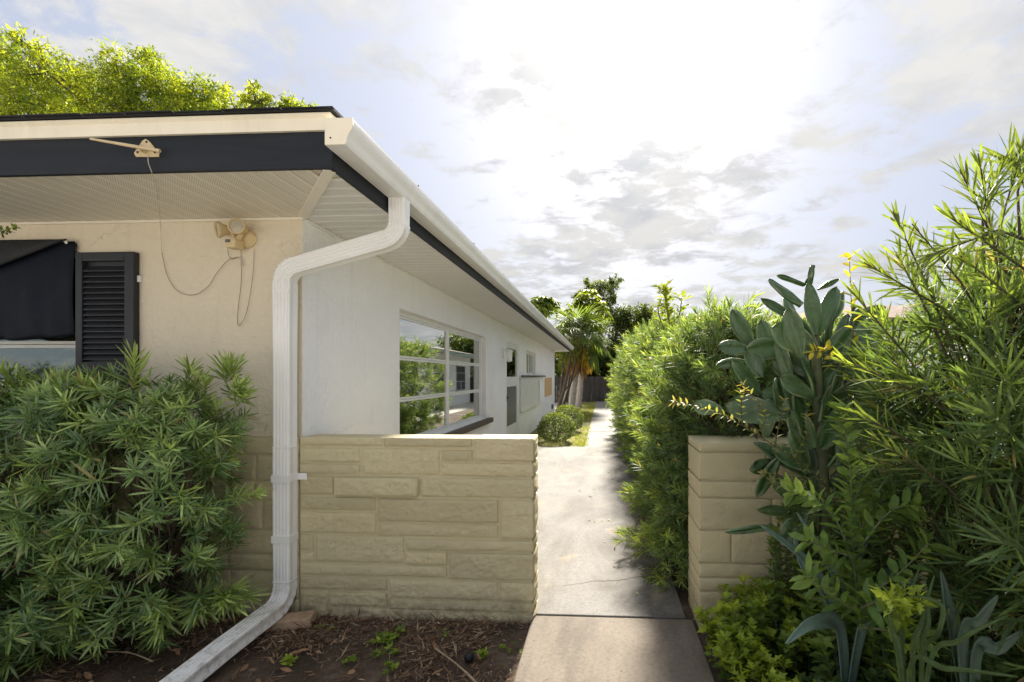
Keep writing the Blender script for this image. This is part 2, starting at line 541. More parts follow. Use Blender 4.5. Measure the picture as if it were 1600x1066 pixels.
# concrete, three pours
def concrete(name, pale, dark, stain, stain_amt, edge=None):
    m, nt, b = new_mat(name)
    co = obj_co(nt)
    base = ramp(nt, noise(nt, co, 1.1, 7, 0.62, 0.3), [(0.30, dark), (0.66, pale)])
    wash = noise(nt, obj_co(nt, (1.0, 0.35, 1)), 2.3, 8, 0.68, 0.5)
    base = mix_c(nt, ramp(nt, wash, [(0.46, (0, 0, 0)), (0.68, (stain_amt,) * 3)]), base, stain)
    if edge is not None:                                  # mildew growing in from the hedge side
        sx = node(nt, 'ShaderNodeSeparateXYZ')
        nt.links.new(co, sx.inputs[0])
        e = math_n(nt, 'MULTIPLY', math_n(nt, 'SUBTRACT', math_n(nt, 'ADD', sx.outputs[0], math_n(nt, 'MULTIPLY', noise(nt, co, 1.6, 6, 0.6), 0.9)), edge), 3.2, clamp=True)
        mo = ramp(nt, noise(nt, obj_co(nt, (1, 0.6, 1)), 3.4, 9, 0.7, 0.6), [(0.34, (0, 0, 0)), (0.60, (0.92,) * 3)])
        base = mix_c(nt, math_n(nt, 'MULTIPLY', e, mo), base, (0.045, 0.038, 0.032))
        rust = ramp(nt, noise(nt, co, 1.9, 5, 0.6, 0.8), [(0.60, (0, 0, 0)), (0.74, (0.4,) * 3)])
        base = mix_c(nt, rust, base, (0.52, 0.36, 0.20))
    sand = noise(nt, co, 240, 3, 0.6)
    mott = noise(nt, co, 46, 6, 0.75)
    base = mix_c(nt, ramp(nt, mott, [(0.50, (0, 0, 0)), (0.70, (0.55,) * 3)]), base, tuple(c * 0.5 for c in dark))
    base = mix_c(nt, ramp(nt, mott, [(0.30, (0.35,) * 3), (0.44, (0, 0, 0))]), base, tuple(min(1, c * 1.25) for c in pale))
    base = mix_c(nt, ramp(nt, sand, [(0.55, (0, 0, 0)), (0.72, (0.3,) * 3)]), base, tuple(c * 0.45 for c in dark))
    pits = node(nt, 'ShaderNodeTexVoronoi', i_Scale=11.0)
    nt.links.new(co, pits.inputs['Vector'])
    base = mix_c(nt, ramp(nt, pits.outputs['Distance'], [(0.035, (0.8,) * 3), (0.07, (0, 0, 0))]), base, (0.035, 0.03, 0.025))
    nt.links.new(base, b.inputs['Base Color'])
    b.inputs['Roughness'].default_value = 0.85
    b.inputs['Specular IOR Level'].default_value = 0.3
    p = bump(nt, b, noise(nt, co, 30, 6, 0.65), 0.25, 0.008)
    bump(nt, b, sand, 0.3, 0.003, p)
    return m


M['concrete_old'] = concrete('concrete_old', (0.22, 0.184, 0.145), (0.14, 0.117, 0.09), (0.062, 0.054, 0.045), 0.75)
M['concrete_pad'] = concrete('concrete_pad', (0.235, 0.226, 0.21), (0.175, 0.162, 0.144), (0.095, 0.084, 0.068), 0.7, edge=0.40)
M['concrete_far'] = concrete('concrete_far', (0.26, 0.25, 0.23), (0.195, 0.18, 0.158), (0.13, 0.11, 0.08), 0.5)

# soil and ground
def ground_mat(name, stops, scale, speck=None, bstr=0.7):
    m, nt, b = new_mat(name)
    co = obj_co(nt)
    base = ramp(nt, noise(nt, co, scale, 9, 0.68, 0.3), stops)
    fine = noise(nt, co, scale * 14, 6, 0.7)
    base = mix_c(nt, ramp(nt, fine, [(0.45, (0, 0, 0)), (0.75, (0.6,) * 3)]), base, stops[0][1])
    if speck:
        v = node(nt, 'ShaderNodeTexVoronoi', i_Scale=70.0)
        nt.links.new(co, v.inputs['Vector'])
        base = mix_c(nt, ramp(nt, v.outputs['Distance'], [(0.10, (0.85,) * 3), (0.16, (0, 0, 0))]), base, speck)
    nt.links.new(base, b.inputs['Base Color'])
    b.inputs['Roughness'].default_value = 0.95
    b.inputs['Specular IOR Level'].default_value = 0.15
    p = bump(nt, b, noise(nt, co, 22, 8, 0.7), bstr, 0.03)
    bump(nt, b, fine, 0.5, 0.006, p)
    return m


M['soil'] = ground_mat('soil', [(0.30, (0.050, 0.037, 0.028)), (0.52, (0.12, 0.085, 0.060)), (0.72, (0.26, 0.21, 0.165))], 2.4, (0.30, 0.27, 0.24))
M['lawn'] = ground_mat('lawn', [(0.30, (0.10, 0.13, 0.035)), (0.50, (0.21, 0.20, 0.075)), (0.70, (0.36, 0.30, 0.17))], 1.3)
M['sand'] = ground_mat('sandy_ground', [(0.30, (0.42, 0.395, 0.34)), (0.50, (0.53, 0.505, 0.45)), (0.70, (0.62, 0.595, 0.55))], 0.6, None, 0.4)

# window glass: reflective, dark behind
m, nt, b = new_mat('window_glass')
nt.nodes.remove(b)
gl = node(nt, 'ShaderNodeBsdfGlossy', i_Roughness=0.012)
gl.inputs['Color'].default_value = (0.93, 0.97, 0.96, 1)
bump(nt, gl, noise(nt, obj_co(nt), 1.5, 2, 0.4), 0.02, 0.02)
tr = node(nt, 'ShaderNodeBsdfTransparent')
tr.inputs['Color'].default_value = (0.62, 0.68, 0.66, 1)
fr = node(nt, 'ShaderNodeFresnel', i_IOR=1.9)
ms = node(nt, 'ShaderNodeMixShader')
fac = math_n(nt, 'ADD', math_n(nt, 'MULTIPLY', fr.outputs[0], 0.95), 0.40, clamp=True)
nt.links.new(fac, ms.inputs[0])
nt.links.new(tr.outputs[0], ms.inputs[1])
nt.links.new(gl.outputs[0], ms.inputs[2])
nt.links.new(ms.outputs[0], nt.nodes['Material Output'].inputs['Surface'])
M['glass'] = m
md = m.copy()
md.name = 'window_glass_dull'
for n_ in md.node_tree.nodes:
    if n_.type == 'MATH' and n_.operation == 'ADD':
        n_.inputs[1].default_value = 0.06
    if n_.type == 'MATH' and n_.operation == 'MULTIPLY':
        n_.inputs[1].default_value = 0.6
M['glass_dull'] = md


def leaf_mat(name, trans=0.38, rough=0.55, spec=0.32, tint=(1.25, 1.15, 0.45), vary=0.25):
    m, nt, b = new_mat(name)
    a = node(nt, 'ShaderNodeAttribute', attribute_name='col')
    co = obj_co(nt)
    c = mix_c(nt, 1.0, a.outputs['Color'], ramp(nt, noise(nt, co, 40, 3, 0.6), [(0.3, (1 - vary,) * 3), (0.7, (1 + vary,) * 3)]), 'MULTIPLY')
    nt.links.new(c, b.inputs['Base Color'])
    b.inputs['Roughness'].default_value = rough
    b.inputs['Specular IOR Level'].default_value = spec
    t = node(nt, 'ShaderNodeBsdfTranslucent')
    nt.links.new(mix_c(nt, 1.0, c, tuple(x * 1.6 for x in tint), 'MULTIPLY'), t.inputs[0])
    ms = node(nt, 'ShaderNodeMixShader')
    ms.inputs[0].default_value = trans
    nt.links.new(b.outputs[0], ms.inputs[1])
    nt.links.new(t.outputs[0], ms.inputs[2])
    nt.links.new(ms.outputs[0], nt.nodes['Material Output'].inputs['Surface'])
    return m


M['leaf'] = leaf_mat('leaf')
M['leaf_gloss'] = leaf_mat('leaf_gloss', 0.30, 0.36, 0.6, (1.2, 1.15, 0.5), 0.3)
M['leaf_tree'] = leaf_mat('leaf_tree', 0.5, 0.5, 0.3, (1.3, 1.2, 0.4))
M['leaf_dry'] = leaf_mat('leaf_dry', 0.2, 0.7, 0.2, (1.0, 0.9, 0.7))
M['succulent'] = leaf_mat('succulent', 0.06, 0.5, 0.4, (1, 1, .5), 0.15)

# ================================================================== SETTING
YW, XW, XE, YE = 2.72, -1.85, -1.285, 2.09       # house front wall, side wall, side eave, front eave
ZS = 2.45                                        # soffit height
YEND = 17.6                                      # far end of the house

mb = MB().add([(-300, -300, -0.05), (300, -300, -0.05), (300, 500, -0.05), (-300, 500, -0.05)], [(0, 1, 2, 3)])
tag(mb.build('ground', M['sand']), 'dry sandy ground around the houses', kind='structure')


def sheet(name, x0, x1, y0, y1, step, amp, mat, z=0.0, seed=0, freq=2.0):
    nx, ny = max(2, int((x1 - x0) / step)), max(2, int((y1 - y0) / step))
    gx, gy = np.meshgrid(np.linspace(x0, x1, nx + 1), np.linspace(y0, y1, ny + 1), indexing='ij')
    p = np.stack([gx.ravel(), gy.ravel(), np.full(gx.size, seed * 3.7)], 1)
    h = (fbm(p * freq, 5, 0.55) - 0.5) * 2 * amp
    e = np.minimum(np.minimum(p[:, 0] - x0, x1 - p[:, 0]), np.minimum(p[:, 1] - y0, y1 - p[:, 1]))
    h = h * np.clip(e / 0.25, 0, 1)
    v = np.stack([p[:, 0], p[:, 1], z + h], 1)
    i = (np.arange(nx)[:, None] * (ny + 1) + np.arange(ny)[None, :]).ravel()
    f = np.stack([i, i + ny + 1, i + ny + 2, i + 1], 1)
    o = link(name, np_mesh(name, v, f, smooth=True), mat)
    o['kind'] = 'structure'
    return o


def soil_h(x, y):                                 # height of the near bed, for things that stand on it
    return 0.0


sheet('soil_bed', -7.0, -0.415, 1.25, 2.80, 0.035, 0.028, M['soil'], 0.0, 1)
sheet('side_bed', 0.50, 3.4, 1.0, 2.9, 0.05, 0.03, M['soil'], 0.0, 2)
sheet('hedge_bed', 0.46, 2.1, 2.9, 25, 0.25, 0.02, M['soil'], -0.004, 3)
sheet('lawn', -1.9, -0.34, 9.30, 26.0, 0.08, 0.02, M['lawn'], 0.0, 4)
sheet('yard', -9, 14, 26.0, 60, 1.0, 0.05, M['lawn'], -0.02, 5)

path = empty('path')
path['kind'] = 'structure'
path['label'] = 'straight concrete garden path beside the house'
slabs = [(-0.420, 0.535, -4.0, -0.46, 'concrete_old'), (-0.420, 0.535, -0.45, 2.735, 'concrete_old'), (-1.84, 0.500, 2.747, 9.30, 'concrete_pad')]
y = 9.306
while y < 25:
    slabs.append((-0.355, 0.475, y, y + 2.60, 'concrete_far'))
    y += 2.61
for i, (x0, x1, y0, y1, mt) in enumerate(slabs):
    MB().box(x0, x1, y0, y1, -0.08, 0.028 - 0.004 * (i % 2)).build('slab', M[mt], path, bevel=0.006)
# crack in the pale slab
pts = [at(880, 923, 3.12), at(905, 918, 3.16), at(925, 913, 3.20), at(945, 911, 3.21), at(962, 911, 3.215), at(980, 907, 3.25), at(1000, 903, 3.29), at(1022, 901, 3.31)]
mb = MB()
prev = None
rr = random.Random(3)
fine = []
for a, b in zip(pts[:-1], pts[1:]):
    for k in range(5):
        fine.append((a.x + (b.x - a.x) * k / 5, a.y + (b.y - a.y) * k / 5 + rr.uniform(-.006, .006)))
for k, (x, yy) in enumerate(fine):
    w = 0.0012 + 0.0045 * k / len(fine) * rr.uniform(.6, 1.2)
    mb.v += [(x, yy - w, 0.0285), (x, yy + w, 0.0285)]
    if k:
        mb.f.append((2 * k - 2, 2 * k, 2 * k + 1, 2 * k - 1))
mb.build('crack', M['crack'], path)

# ================================================================== HOUSE
house = empty('house', (XW, YW, 0))
tag(house, 'long single-storey white stucco house with navy fascia and white gutter', 'house')


def wall_holes(name, axis, plane, a0, a1, z0, z1, holes, depth, mat, parent):
    """a wall in the plane axis=plane with openings (a0,a1,z0,z1), reveals of the given depth"""
    A = sorted({a0, a1, *[h[0] for h in holes], *[h[1] for h in holes]})
    Z = sorted({z0, z1, *[h[2] for h in holes], *[h[3] for h in holes]})
    mb = MB()
    def P(a, z, d):
        return (a, plane + d, z) if axis == 1 else (plane - d, a, z)
    for i in range(len(A) - 1):
        for j in range(len(Z) - 1):
            ca, cz = (A[i] + A[i + 1]) / 2, (Z[j] + Z[j + 1]) / 2
            if any(h[0] < ca < h[1] and h[2] < cz < h[3] for h in holes):
                continue
            mb.add([P(A[i], Z[j], 0), P(A[i + 1], Z[j], 0), P(A[i + 1], Z[j + 1], 0), P(A[i], Z[j + 1], 0)], [(0, 1, 2, 3)])
            mb.add([P(A[i], Z[j], depth), P(A[i + 1], Z[j], depth), P(A[i + 1], Z[j + 1], depth), P(A[i], Z[j + 1], depth)], [(3, 2, 1, 0)])
    for h in holes + [(a0, a1, z0, z1)]:
        c = [(h[0], h[2]), (h[1], h[2]), (h[1], h[3]), (h[0], h[3])]
        for k in range(4):
            p, q = c[k], c[(k + 1) % 4]
            mb.add([P(*p, 0), P(*q, 0), P(*q, depth), P(*p, depth)], [(0, 1, 2, 3)])
    return mb.build(name, mat, parent)


SIDE_WIN = (4.07, 7.14, 0.80, 2.09)
DOOR = (8.72, 9.98, 0.06, 2.16)
SMALL_WIN = (11.05, 12.55, 1.50, 2.10)
SLIM_WIN = (12.75, 13.45, 0.72, 1.36)
FRONT_WIN = (-4.70, -3.325, 1.04, 2.315)
wall_f = wall_holes('front_wall', 1, YW, -12.6, XW, 0.0, 2.62, [FRONT_WIN], 0.2, M['stucco_warm_lit'], house)
wall_s = wall_holes('side_wall', 0, XW + 0.001, YW + 0.001, YEND, 0.0, 2.62, [SIDE_WIN, DOOR, SMALL_WIN, SLIM_WIN], 0.2, M['stucco_white'], house)
MB().box(-12.6, XW, YEND - 0.2, YEND - 0.002, 0, 2.62).build('rear_wall', M['stucco_white'], house)
MB().box(-12.5, -2.45, YW + 0.6, YEND - 0.4, 0.02, 2.5).build('interior', M['dark'], house)
MB().box(-12.4, -2.07, YW + 0.25, YEND - 0.3, -0.02, 0.015).build('interior_floor', M['dark'], house)

# ---- soffit planks, each its own piece
kx = (YW - YE) / (XE - XW)                        # slope of the mitre


def plank(poly, mat):
    # slightly crowned vinyl plank with turned-up edges
    mb = MB().prism(poly, 2, ZS, ZS + 0.012)
    mb.build('soffit_plank', M[mat], house, bevel=0.003)


pw = 0.098
x = XE - 0.01
k = 0
while x > -6.2:
    x0, x1 = x - pw + 0.005, x
    def ytop(xx):
        return min(YW, YW - (xx - XW) * kx)
    if ytop(x1) - YE > 0.03:
        plank([(x0, YE + 0.004), (x1, YE + 0.004), (x1, ytop(x1) - (0.02 if x1 > XW else 0)), (x0, ytop(x0) - (0.02 if x0 > XW else 0))], 'soffit_perf_front')
    x -= pw
    k += 1
y = YE + 0.02
k = 0
while y < 17.9:
    y0, y1 = y, y + pw - 0.005
    def xin(yy):
        return max(XW, XE - (yy - YE) / kx) + (0.02 if yy < YW else 0)
    wall_clip = XW if y0 >= YW else None
    if XE - xin(y0) > 0.03:
        plank([(xin(y0), y0), (XE - 0.003, y0), (XE - 0.003, y1), (xin(y1), y1)], 'soffit_perf_side')
    y += pw
    k += 1
# backing above the planks, mitre strip and wall channel
MB().prism([(-12.6, YE + 0.006), (XE - 0.006, YE + 0.006), (XE - 0.006, 18.0), (XW - 0.1, 18.0), (XW - 0.1, YW + 0.1), (-12.6, YW + 0.1)], 2, ZS + 0.013, ZS + 0.03).build('soffit_backing', M['soffit_front'], house)
d = Vector((XE - XW, YE - YW, 0)).normalized()
nrm = Vector((-d.y, d.x, 0)) * 0.026
a, b = Vector((XW, YW, 0)) + d * 0.01, Vector((XE, YE, 0)) - d * 0.015
MB().prism([((a + nrm).x, (a + nrm).y), ((b + nrm).x, (b + nrm).y), ((b - nrm).x, (b - nrm).y), ((a - nrm).x, (a - nrm).y)], 2, ZS - 0.007, ZS + 0.004).build('mitre_strip', M['soffit_front'], house, bevel=0.002)
MB().box(-12.6, XW + 0.012, YW - 0.014, YW - 0.001, ZS - 0.016, ZS - 0.001).build('soffit_channel', M['soffit_front'], house, bevel=0.002)
MB().box(XW + 0.002, XW + 0.015, YW - 0.012, YEND, ZS - 0.016, ZS - 0.001).build('soffit_channel', M['soffit_side'], house, bevel=0.002)

# ---- fascia, drip trim, shingle edge, roof
fascia = MB().box(-12.6, XE + 0.022, YE - 0.022, YE, ZS - 0.004, ZS + 0.168).build('fascia_board', M['navy'], house, bevel=0.002)
MB().box(XE, XE + 0.022, YE + 0.001, 18.1, ZS - 0.004, ZS + 0.17).build('fascia_board', M['navy'], house, bevel=0.002)
MB().prism([(YE - 0.036, ZS + 0.166), (YE, ZS + 0.166), (YE, ZS + 0.240), (YE - 0.050, ZS + 0.240), (YE - 0.050, ZS + 0.232), (YE - 0.038, ZS + 0.222)], 0, -12.6, XE + 0.030).build('drip_trim', M['trim_warm_lit'], house)
MB().box(XE, XE + 0.028, YE + 0.002, 18.1, ZS + 0.171, ZS + 0.24).build('drip_trim', M['white_metal'], house)
rz = ZS + 0.2415
x0, x1, y0, y1 = -12.7, XE + 0.055, YE - 0.062, 18.18
hx, hr = (x0 + x1) / 2, 0.27 * (x1 - x0) / 2
ya, yb = y0 + (x1 - x0) / 2, y1 - (x1 - x0) / 2
roof = MB()
for dz in (0, 0.009):
    roof.v += [(x0, y0, rz + dz), (x1, y0, rz + dz), (x1, y1, rz + dz), (x0, y1, rz + dz), (hx, ya, rz + hr + dz), (hx, yb, rz + hr + dz)]
roof.f += [(6, 7, 10), (7, 8, 11, 10), (8, 9, 11), (9, 6, 10, 11), (0, 4, 1), (1, 4, 5, 2), (2, 5, 3), (3, 5, 4, 0), (0, 1, 7, 6), (1, 2, 8, 7), (2, 3, 9, 8), (3, 0, 6, 9)]
roof_o = roof.build('roof', M['shingle'], house)
rr = random.Random(5)
xx = x0
while xx < x1 - 0.02:                             # cut tabs of the first course, each a little off line
    w = min(rr.uniform(0.20, 0.32), x1 - xx)
    if xx > -6.5:
        MB().box(xx + 0.002, xx + w - 0.002, y0 - rr.uniform(0.003, 0.013), y0 + 0.14, rz + 0.0095 + rr.uniform(0, .001), rz + 0.0135 + rr.uniform(0, .003)).build('shingle', M['shingle'], roof_o)
    xx += w

# ---- gutter
gx, gz = XE + 0.030, ZS + 0.068
prof = [(0, 0), (.092, 0), (.098, .006), (.101, .030), (.112, .052), (.124, .070), (.129, .086), (.129, .116), (.120, .121), (.114, .117), (.114, .112), (.119, .113), (.124, .108), (.124, .088), (.119, .073), (.107, .055), (.096, .033), (.094, .008), (.088, .004), (.004, .004), (.004, .122), (0, .122)]
gut = MB().prism([(gx + a, gz + b) for a, b in prof], 1, YE - 0.085, 18.15).build('gutter', M['white_metal'], house, smooth=True)
outer = [(0, 0), (.092, 0), (.098, .006), (.101, .030), (.112, .052), (.124, .070), (.129, .086), (.129, .119), (0, .122)]
MB().prism([(gx + a * 1.012, gz + b) for a, b in outer], 1, YE - 0.091, YE - 0.084).build('end_cap', M['trim_warm_lit'], gut, bevel=0.0015)
MB().prism([(gx + a * 1.012, gz + b) for a, b in outer], 1, 18.149, 18.155).build('end_cap', M['white_metal'], gut)
for k in range(13):
    yy = 2.75 + k * 1.22
    MB().lathe([(0.0, 0), (0.006, 0.0), (0.007, 0.004), (0.004, 0.009)], (gx + 0.121, yy, gz + 0.1205), (0.2, 0, 1), 8).build('hanger_screw', M['black_metal'], gut)
MB().lathe([(0.0, 0), (0.004, 0.0), (0.0035, 0.003)], (gx + 0.028, YE - 0.092, gz + 0.030), (0, -1, 0), 8).build('screw', M['black_metal'], gut)

# ---- downspout: fluted rectangular pipe
def ds_profile(w, dp, flutes=5):
    p = []
    for i in range(flutes):                       # outer (front) face, fluted
        a = -w / 2 + w * (i + 0.08) / flutes
        b = -w / 2 + w * (i + 0.46) / flutes
        c = -w / 2 + w * (i + 0.62) / flutes
        e = -w / 2 + w * (i + 0.94) / flutes
        p += [(a, -dp / 2), (b, -dp / 2), (c, -dp / 2 + 0.0045), (e, -dp / 2 + 0.0045)]
    p = [(-w / 2, -dp / 2 + 0.006)] + p + [(w / 2, -dp / 2 + 0.006), (w / 2, -dp / 2 + .02), (w / 2 - .003, -dp / 2 + .026), (w / 2 - .003, dp / 2 - 0.02), (w / 2, dp / 2 - .014), (w / 2, dp / 2), (-w / 2, dp / 2)]
    return p


def bend(p0, p1, p2, r, n):
    """polyline corner p1 rounded with radius r"""
    p0, p1, p2 = Vector(p0), Vector(p1), Vector(p2)
    a, b = (p0 - p1).normalized(), (p2 - p1).normalized()
    half = a.angle(b) / 2
    t = r / math.tan(half)
    s, e = p1 + a * t, p1 + b * t
    c = p1 + (a + b).normalized() * (r / math.sin(half))
    out = []
    va, vb = s - c, e - c
    ang = va.angle(vb)
    ax = va.cross(vb).normalized()
    for i in range(n + 1):
        out.append(c + Matrix.Rotation(ang * i / n, 3, ax) @ va)
    return out


DX, DY = -1.905, 2.645
ds = empty('downspout', (DX, DY, 0))
ds.parent = house
ds.location = Vector((DX, DY, 0)) - Vector(house.location)
prof = ds_profile(0.098, 0.076)
e1 = bend((-1.205, DY, gz), (-1.205, DY, 2.295), (DX, DY, 2.11), 0.10, 15)
e2 = bend((-1.205, DY, 2.295), (DX, DY, 2.11), (DX, DY, 1.0), 0.10, 15)
up = [Vector((-1.205, DY, gz + 0.002)), Vector((-1.205, DY, gz - 0.03))] + e1 + e2 + [Vector((DX, DY, 1.6)), Vector((DX, DY, 1.02))]
fr = []
ey = Vector((0, 1, 0))
for i, p in enumerate(up):
    t = (up[min(i + 1, len(up) - 1)] - up[max(i - 1, 0)]).normalized()
    fr.append(((-t).cross(ey) * -1, ey))
sc = [1, 1] + [1.06 if i % 2 else 0.97 for i in range(len(e1))] + [1.06 if i % 2 else 0.97 for i in range(len(e2))] + [1, 1]
MB().sweep(up, fr, prof, sc).build('pipe', M['downspout'], ds, smooth=True)
e3 = bend((DX, DY, 1.0), (DX, DY, 0.115), (DX, 1.0, 0.045), 0.11, 9)
lo = [Vector((DX, DY, 1.045)), Vector((DX, DY, 0.6))] + e3 + [Vector((DX, 2.2, 0.1)), Vector((DX, 1.35, 0.052))]
fr = []
ex = Vector((1, 0, 0))
for i, p in enumerate(lo):
    t = (lo[min(i + 1, len(lo) - 1)] - lo[max(i - 1, 0)]).normalized()
    fr.append((ex, (-t).cross(ex)))
sc = [1.035, 1.03] + [1.05 if i % 2 else 0.99 for i in range(len(e3))] + [1.02, 1.02]
MB().sweep(lo, fr, prof, sc).build('lower_pipe', M['downspout'], ds, smooth=True)
for zz_ in (0.86, 0.50):
    s = MB().box(DX - 0.056, DX + 0.056, DY - 0.046, DY + 0.04, zz_ - 0.022, zz_ + 0.022)
    if zz_ > 0.8:
        s.box(DX + 0.054, DX + 0.11, DY + 0.036, DY + 0.040, zz_ - 0.020, zz_ + 0.020)
    s.build('strap', M['downspout'], ds, bevel=0.003)
for zz_ in (1.975, 1.045, 0.245):
    MB().box(DX - 0.0525, DX + 0.0525, DY - 0.0415, DY + 0.0415, zz_ - 0.004, zz_ + 0.004).build('seam', M['downspout'], ds, bevel=0.001)

# ---- side picture window: six awning lights in a white frame
def pane_window(name, axis, plane, a0, a1, z0, z1, cols, rows, depth, mull=0.035, rail=0.022, mat='white_metal', glass='glass', parent=house):
    w = empty(name)
    w.parent = parent
    w.location = -Vector(parent.location)
    def bx(p, q, zz0, zz1, d0, d1):
        return MB().box(p, q, plane + d0, plane + d1, zz0, zz1) if axis == 1 else MB().box(plane - d1, plane - d0, p, q, zz0, zz1)
    fw = 0.04
    for (p, q, r_, t) in ((a0, a1, z1 - fw, z1), (a0, a1, z0, z0 + fw), (a0, a0 + fw, z0 + fw, z1 - fw), (a1 - fw, a1, z0 + fw, z1 - fw)):
        bx(p, q, r_, t, depth - 0.045, depth + 0.03).build('frame', M[mat], w, bevel=0.003)
    ca = [a0 + fw + (a1 - a0 - 2 * fw) * i / cols for i in range(cols + 1)]
    cz = [z0 + fw + (z1 - z0 - 2 * fw) * i / rows for i in range(rows + 1)]
    for i in range(1, cols):
        bx(ca[i] - mull, ca[i] + mull, z0 + fw, z1 - fw, depth - 0.035, depth + 0.03).build('mullion', M[mat], w, bevel=0.004)
    for i in range(cols):
        p = ca[i] + (mull if i else 0)
        q = ca[i + 1] - (mull if i < cols - 1 else 0)
        for j in range(rows):
            s = bx(p + .002, q - .002, cz[j] + .002, cz[j] + rail, depth - 0.028, depth)
            for args in ((p + .002, q - .002, cz[j + 1] - rail, cz[j + 1] - .002), (p + .002, p + rail, cz[j] + rail, cz[j + 1] - rail), (q - rail, q - .002, cz[j] + rail, cz[j + 1] - rail)):
                t = bx(*args, depth - 0.028, depth)
                s.add(t.v, t.f)
            so = s.build('sash', M[mat], w)
            # each light hangs at a very slightly different angle
            g = bx(p + rail - .004, q - rail + .004, cz[j] + rail - .004, cz[j + 1] - rail + .004, depth - 0.016, depth - 0.011)
            go = g.build('pane', M[glass], so)
    return w


pane_window('picture_window', 0, XW, *SIDE_WIN, 2, 3, 0.11)
MB().box(XW - 0.10, XW + 0.075, SIDE_WIN[0] - 0.04, SIDE_WIN[1] + 0.22, SIDE_WIN[2] - 0.075, SIDE_WIN[2] - 0.003).build('window_sill', M['sill'], house, bevel=0.006)
pane_window('small_window', 0, XW, *SMALL_WIN, 2, 1, 0.10)
pane_window('slim_window', 0, XW, *SLIM_WIN, 1, 1, 0.10)
MB().box(XW - 0.02, XW + 0.05, SLIM_WIN[0] - 0.03, SLIM_WIN[1] + 0.03, SLIM_WIN[2] - 0.05, SLIM_WIN[2] - 0.002).build('window_sill', M['white_metal'], house, bevel=0.004)

# ---- storm door
door = empty('storm_door')
door.parent = house
door.location = -Vector(house.location)
a0, a1, z0, z1 = DOOR
for (p, q, r_, t) in ((a0, a0 + .04, z0, z1), (a1 - .04, a1, z0, z1), (a0 + .04, a1 - .04, z1 - .05, z1)):
    MB().box(XW - .12, XW - .02, p, q, r_, t).build('jamb', M['white_metal'], door, bevel=0.003)
lf = MB()
for (p, q, r_, t) in ((a0 + .042, a0 + .10, z0 + .03, z1 - .052), (a1 - .10, a1 - .042, z0 + .03, z1 - .052), (a0 + .10, a1 - .10, z1 - .12, z1 - .052), (a0 + .10, a1 - .10, 1.26, 1.46), (a0 + .10, a1 - .10, z0 + .03, .47)):
    lf.box(XW - .055, XW - .015, p, q, r_, t)
lf.build('door_leaf', M['white_metal'], door)
MB().box(XW - .040, XW - .035, a0 + .095, a1 - .095, 1.455, z1 - .115).build('pane', M['glass'], door)
MB().box(XW - .040, XW - .035, a0 + .095, a1 - .095, .465, 1.265).build('lower_panel', M['screen'], door)
hd = MB().box(XW - .017, XW - .008, a0 + .05, a0 + .11, .98, 1.10)
hd.tube([(XW - .03, a0 + .09, 1.05), (XW + .015, a0 + .09, 1.05), (XW + .02, a0 + .10, 1.05), (XW + .02, a0 + .19, 1.045)], .010, 8)
hd.build('handle', M['black_metal'], door)
MB().box(XW - .13, XW + .05, a0 - .02, a1 + .02, 0.03, 0.058).build('threshold', M['concrete_far'], door)

# ---- front window under the tarp
fw = pane_window('front_window', 1, YW, *FRONT_WIN, 1, 2, 0.11, glass='glass_dull')
MB().box(FRONT_WIN[0] + .05, FRONT_WIN[1] - .05, YW + 0.165, YW + 0.175, FRONT_WIN[2] + .05, FRONT_WIN[3] - .05).build('curtain', M['curtain'], fw)

# ---- shutter with raked louvres
sh = empty('shutter', (-3.10, YW - .02, 1.0))
sh.parent = house
sh.location = Vector((-3.10, YW - .02, 1.0)) - Vector(house.location)
sx0, sx1, sz0, sz1 = -3.290, -2.905, 0.98, 2.245
yb, yf = YW - .002, YW - .040
for (p, q, r_, t) in ((sx0, sx0 + .045, sz0, sz1), (sx1 - .062, sx1, sz0, sz1), (sx0 + .045, sx1 - .062, sz1 - .055, sz1), (sx0 + .045, sx1 - .062, sz0, sz0 + .07), (sx0 + .045, sx1 - .062, 1.50, 1.56)):
    MB().box(p, q, yf, yb, r_, t).build('stile' if t - r_ > .5 else 'rail', M['shutter'], sh, bevel=0.006)
MB().box(sx0 + .04, sx1 - .05, yb - .008, yb - .001, sz0 + .05, sz1 - .05).build('backing', M['shutter'], sh)
z = sz0 + .09
while z < sz1 - .085:
    if not (1.475 < z < 1.565):
        MB().add([(sx0 + .046, yf + .006, z - .015), (sx1 - .063, yf + .006, z - .015), (sx1 - .063, yb - .010, z + .017), (sx0 + .046, yb - .010, z + .017),
                  (sx0 + .046, yf + .006, z - .009), (sx1 - .063, yf + .006, z - .009), (sx1 - .063, yb - .010, z + .023), (sx0 + .046, yb - .010, z + .023)],
                 [(0, 3, 2, 1), (4, 5, 6, 7), (0, 1, 5, 4), (1, 2, 6, 5), (2, 3, 7, 6), (3, 0, 4, 7)]).build('louvre', M['shutter'], sh)
    z += .0345
MB().box(sx1 - .004, sx1 + .016, yb - .016, yb, 2.06, 2.10).build('hinge', M['white_metal'], sh, bevel=0.002)
MB().lathe([(0, 0), (.005, 0), (.004, .004)], (sx1 + .02, YW - .001, 1.94), (0, -1, 0), 8).build('screw', M['white_metal'], sh)

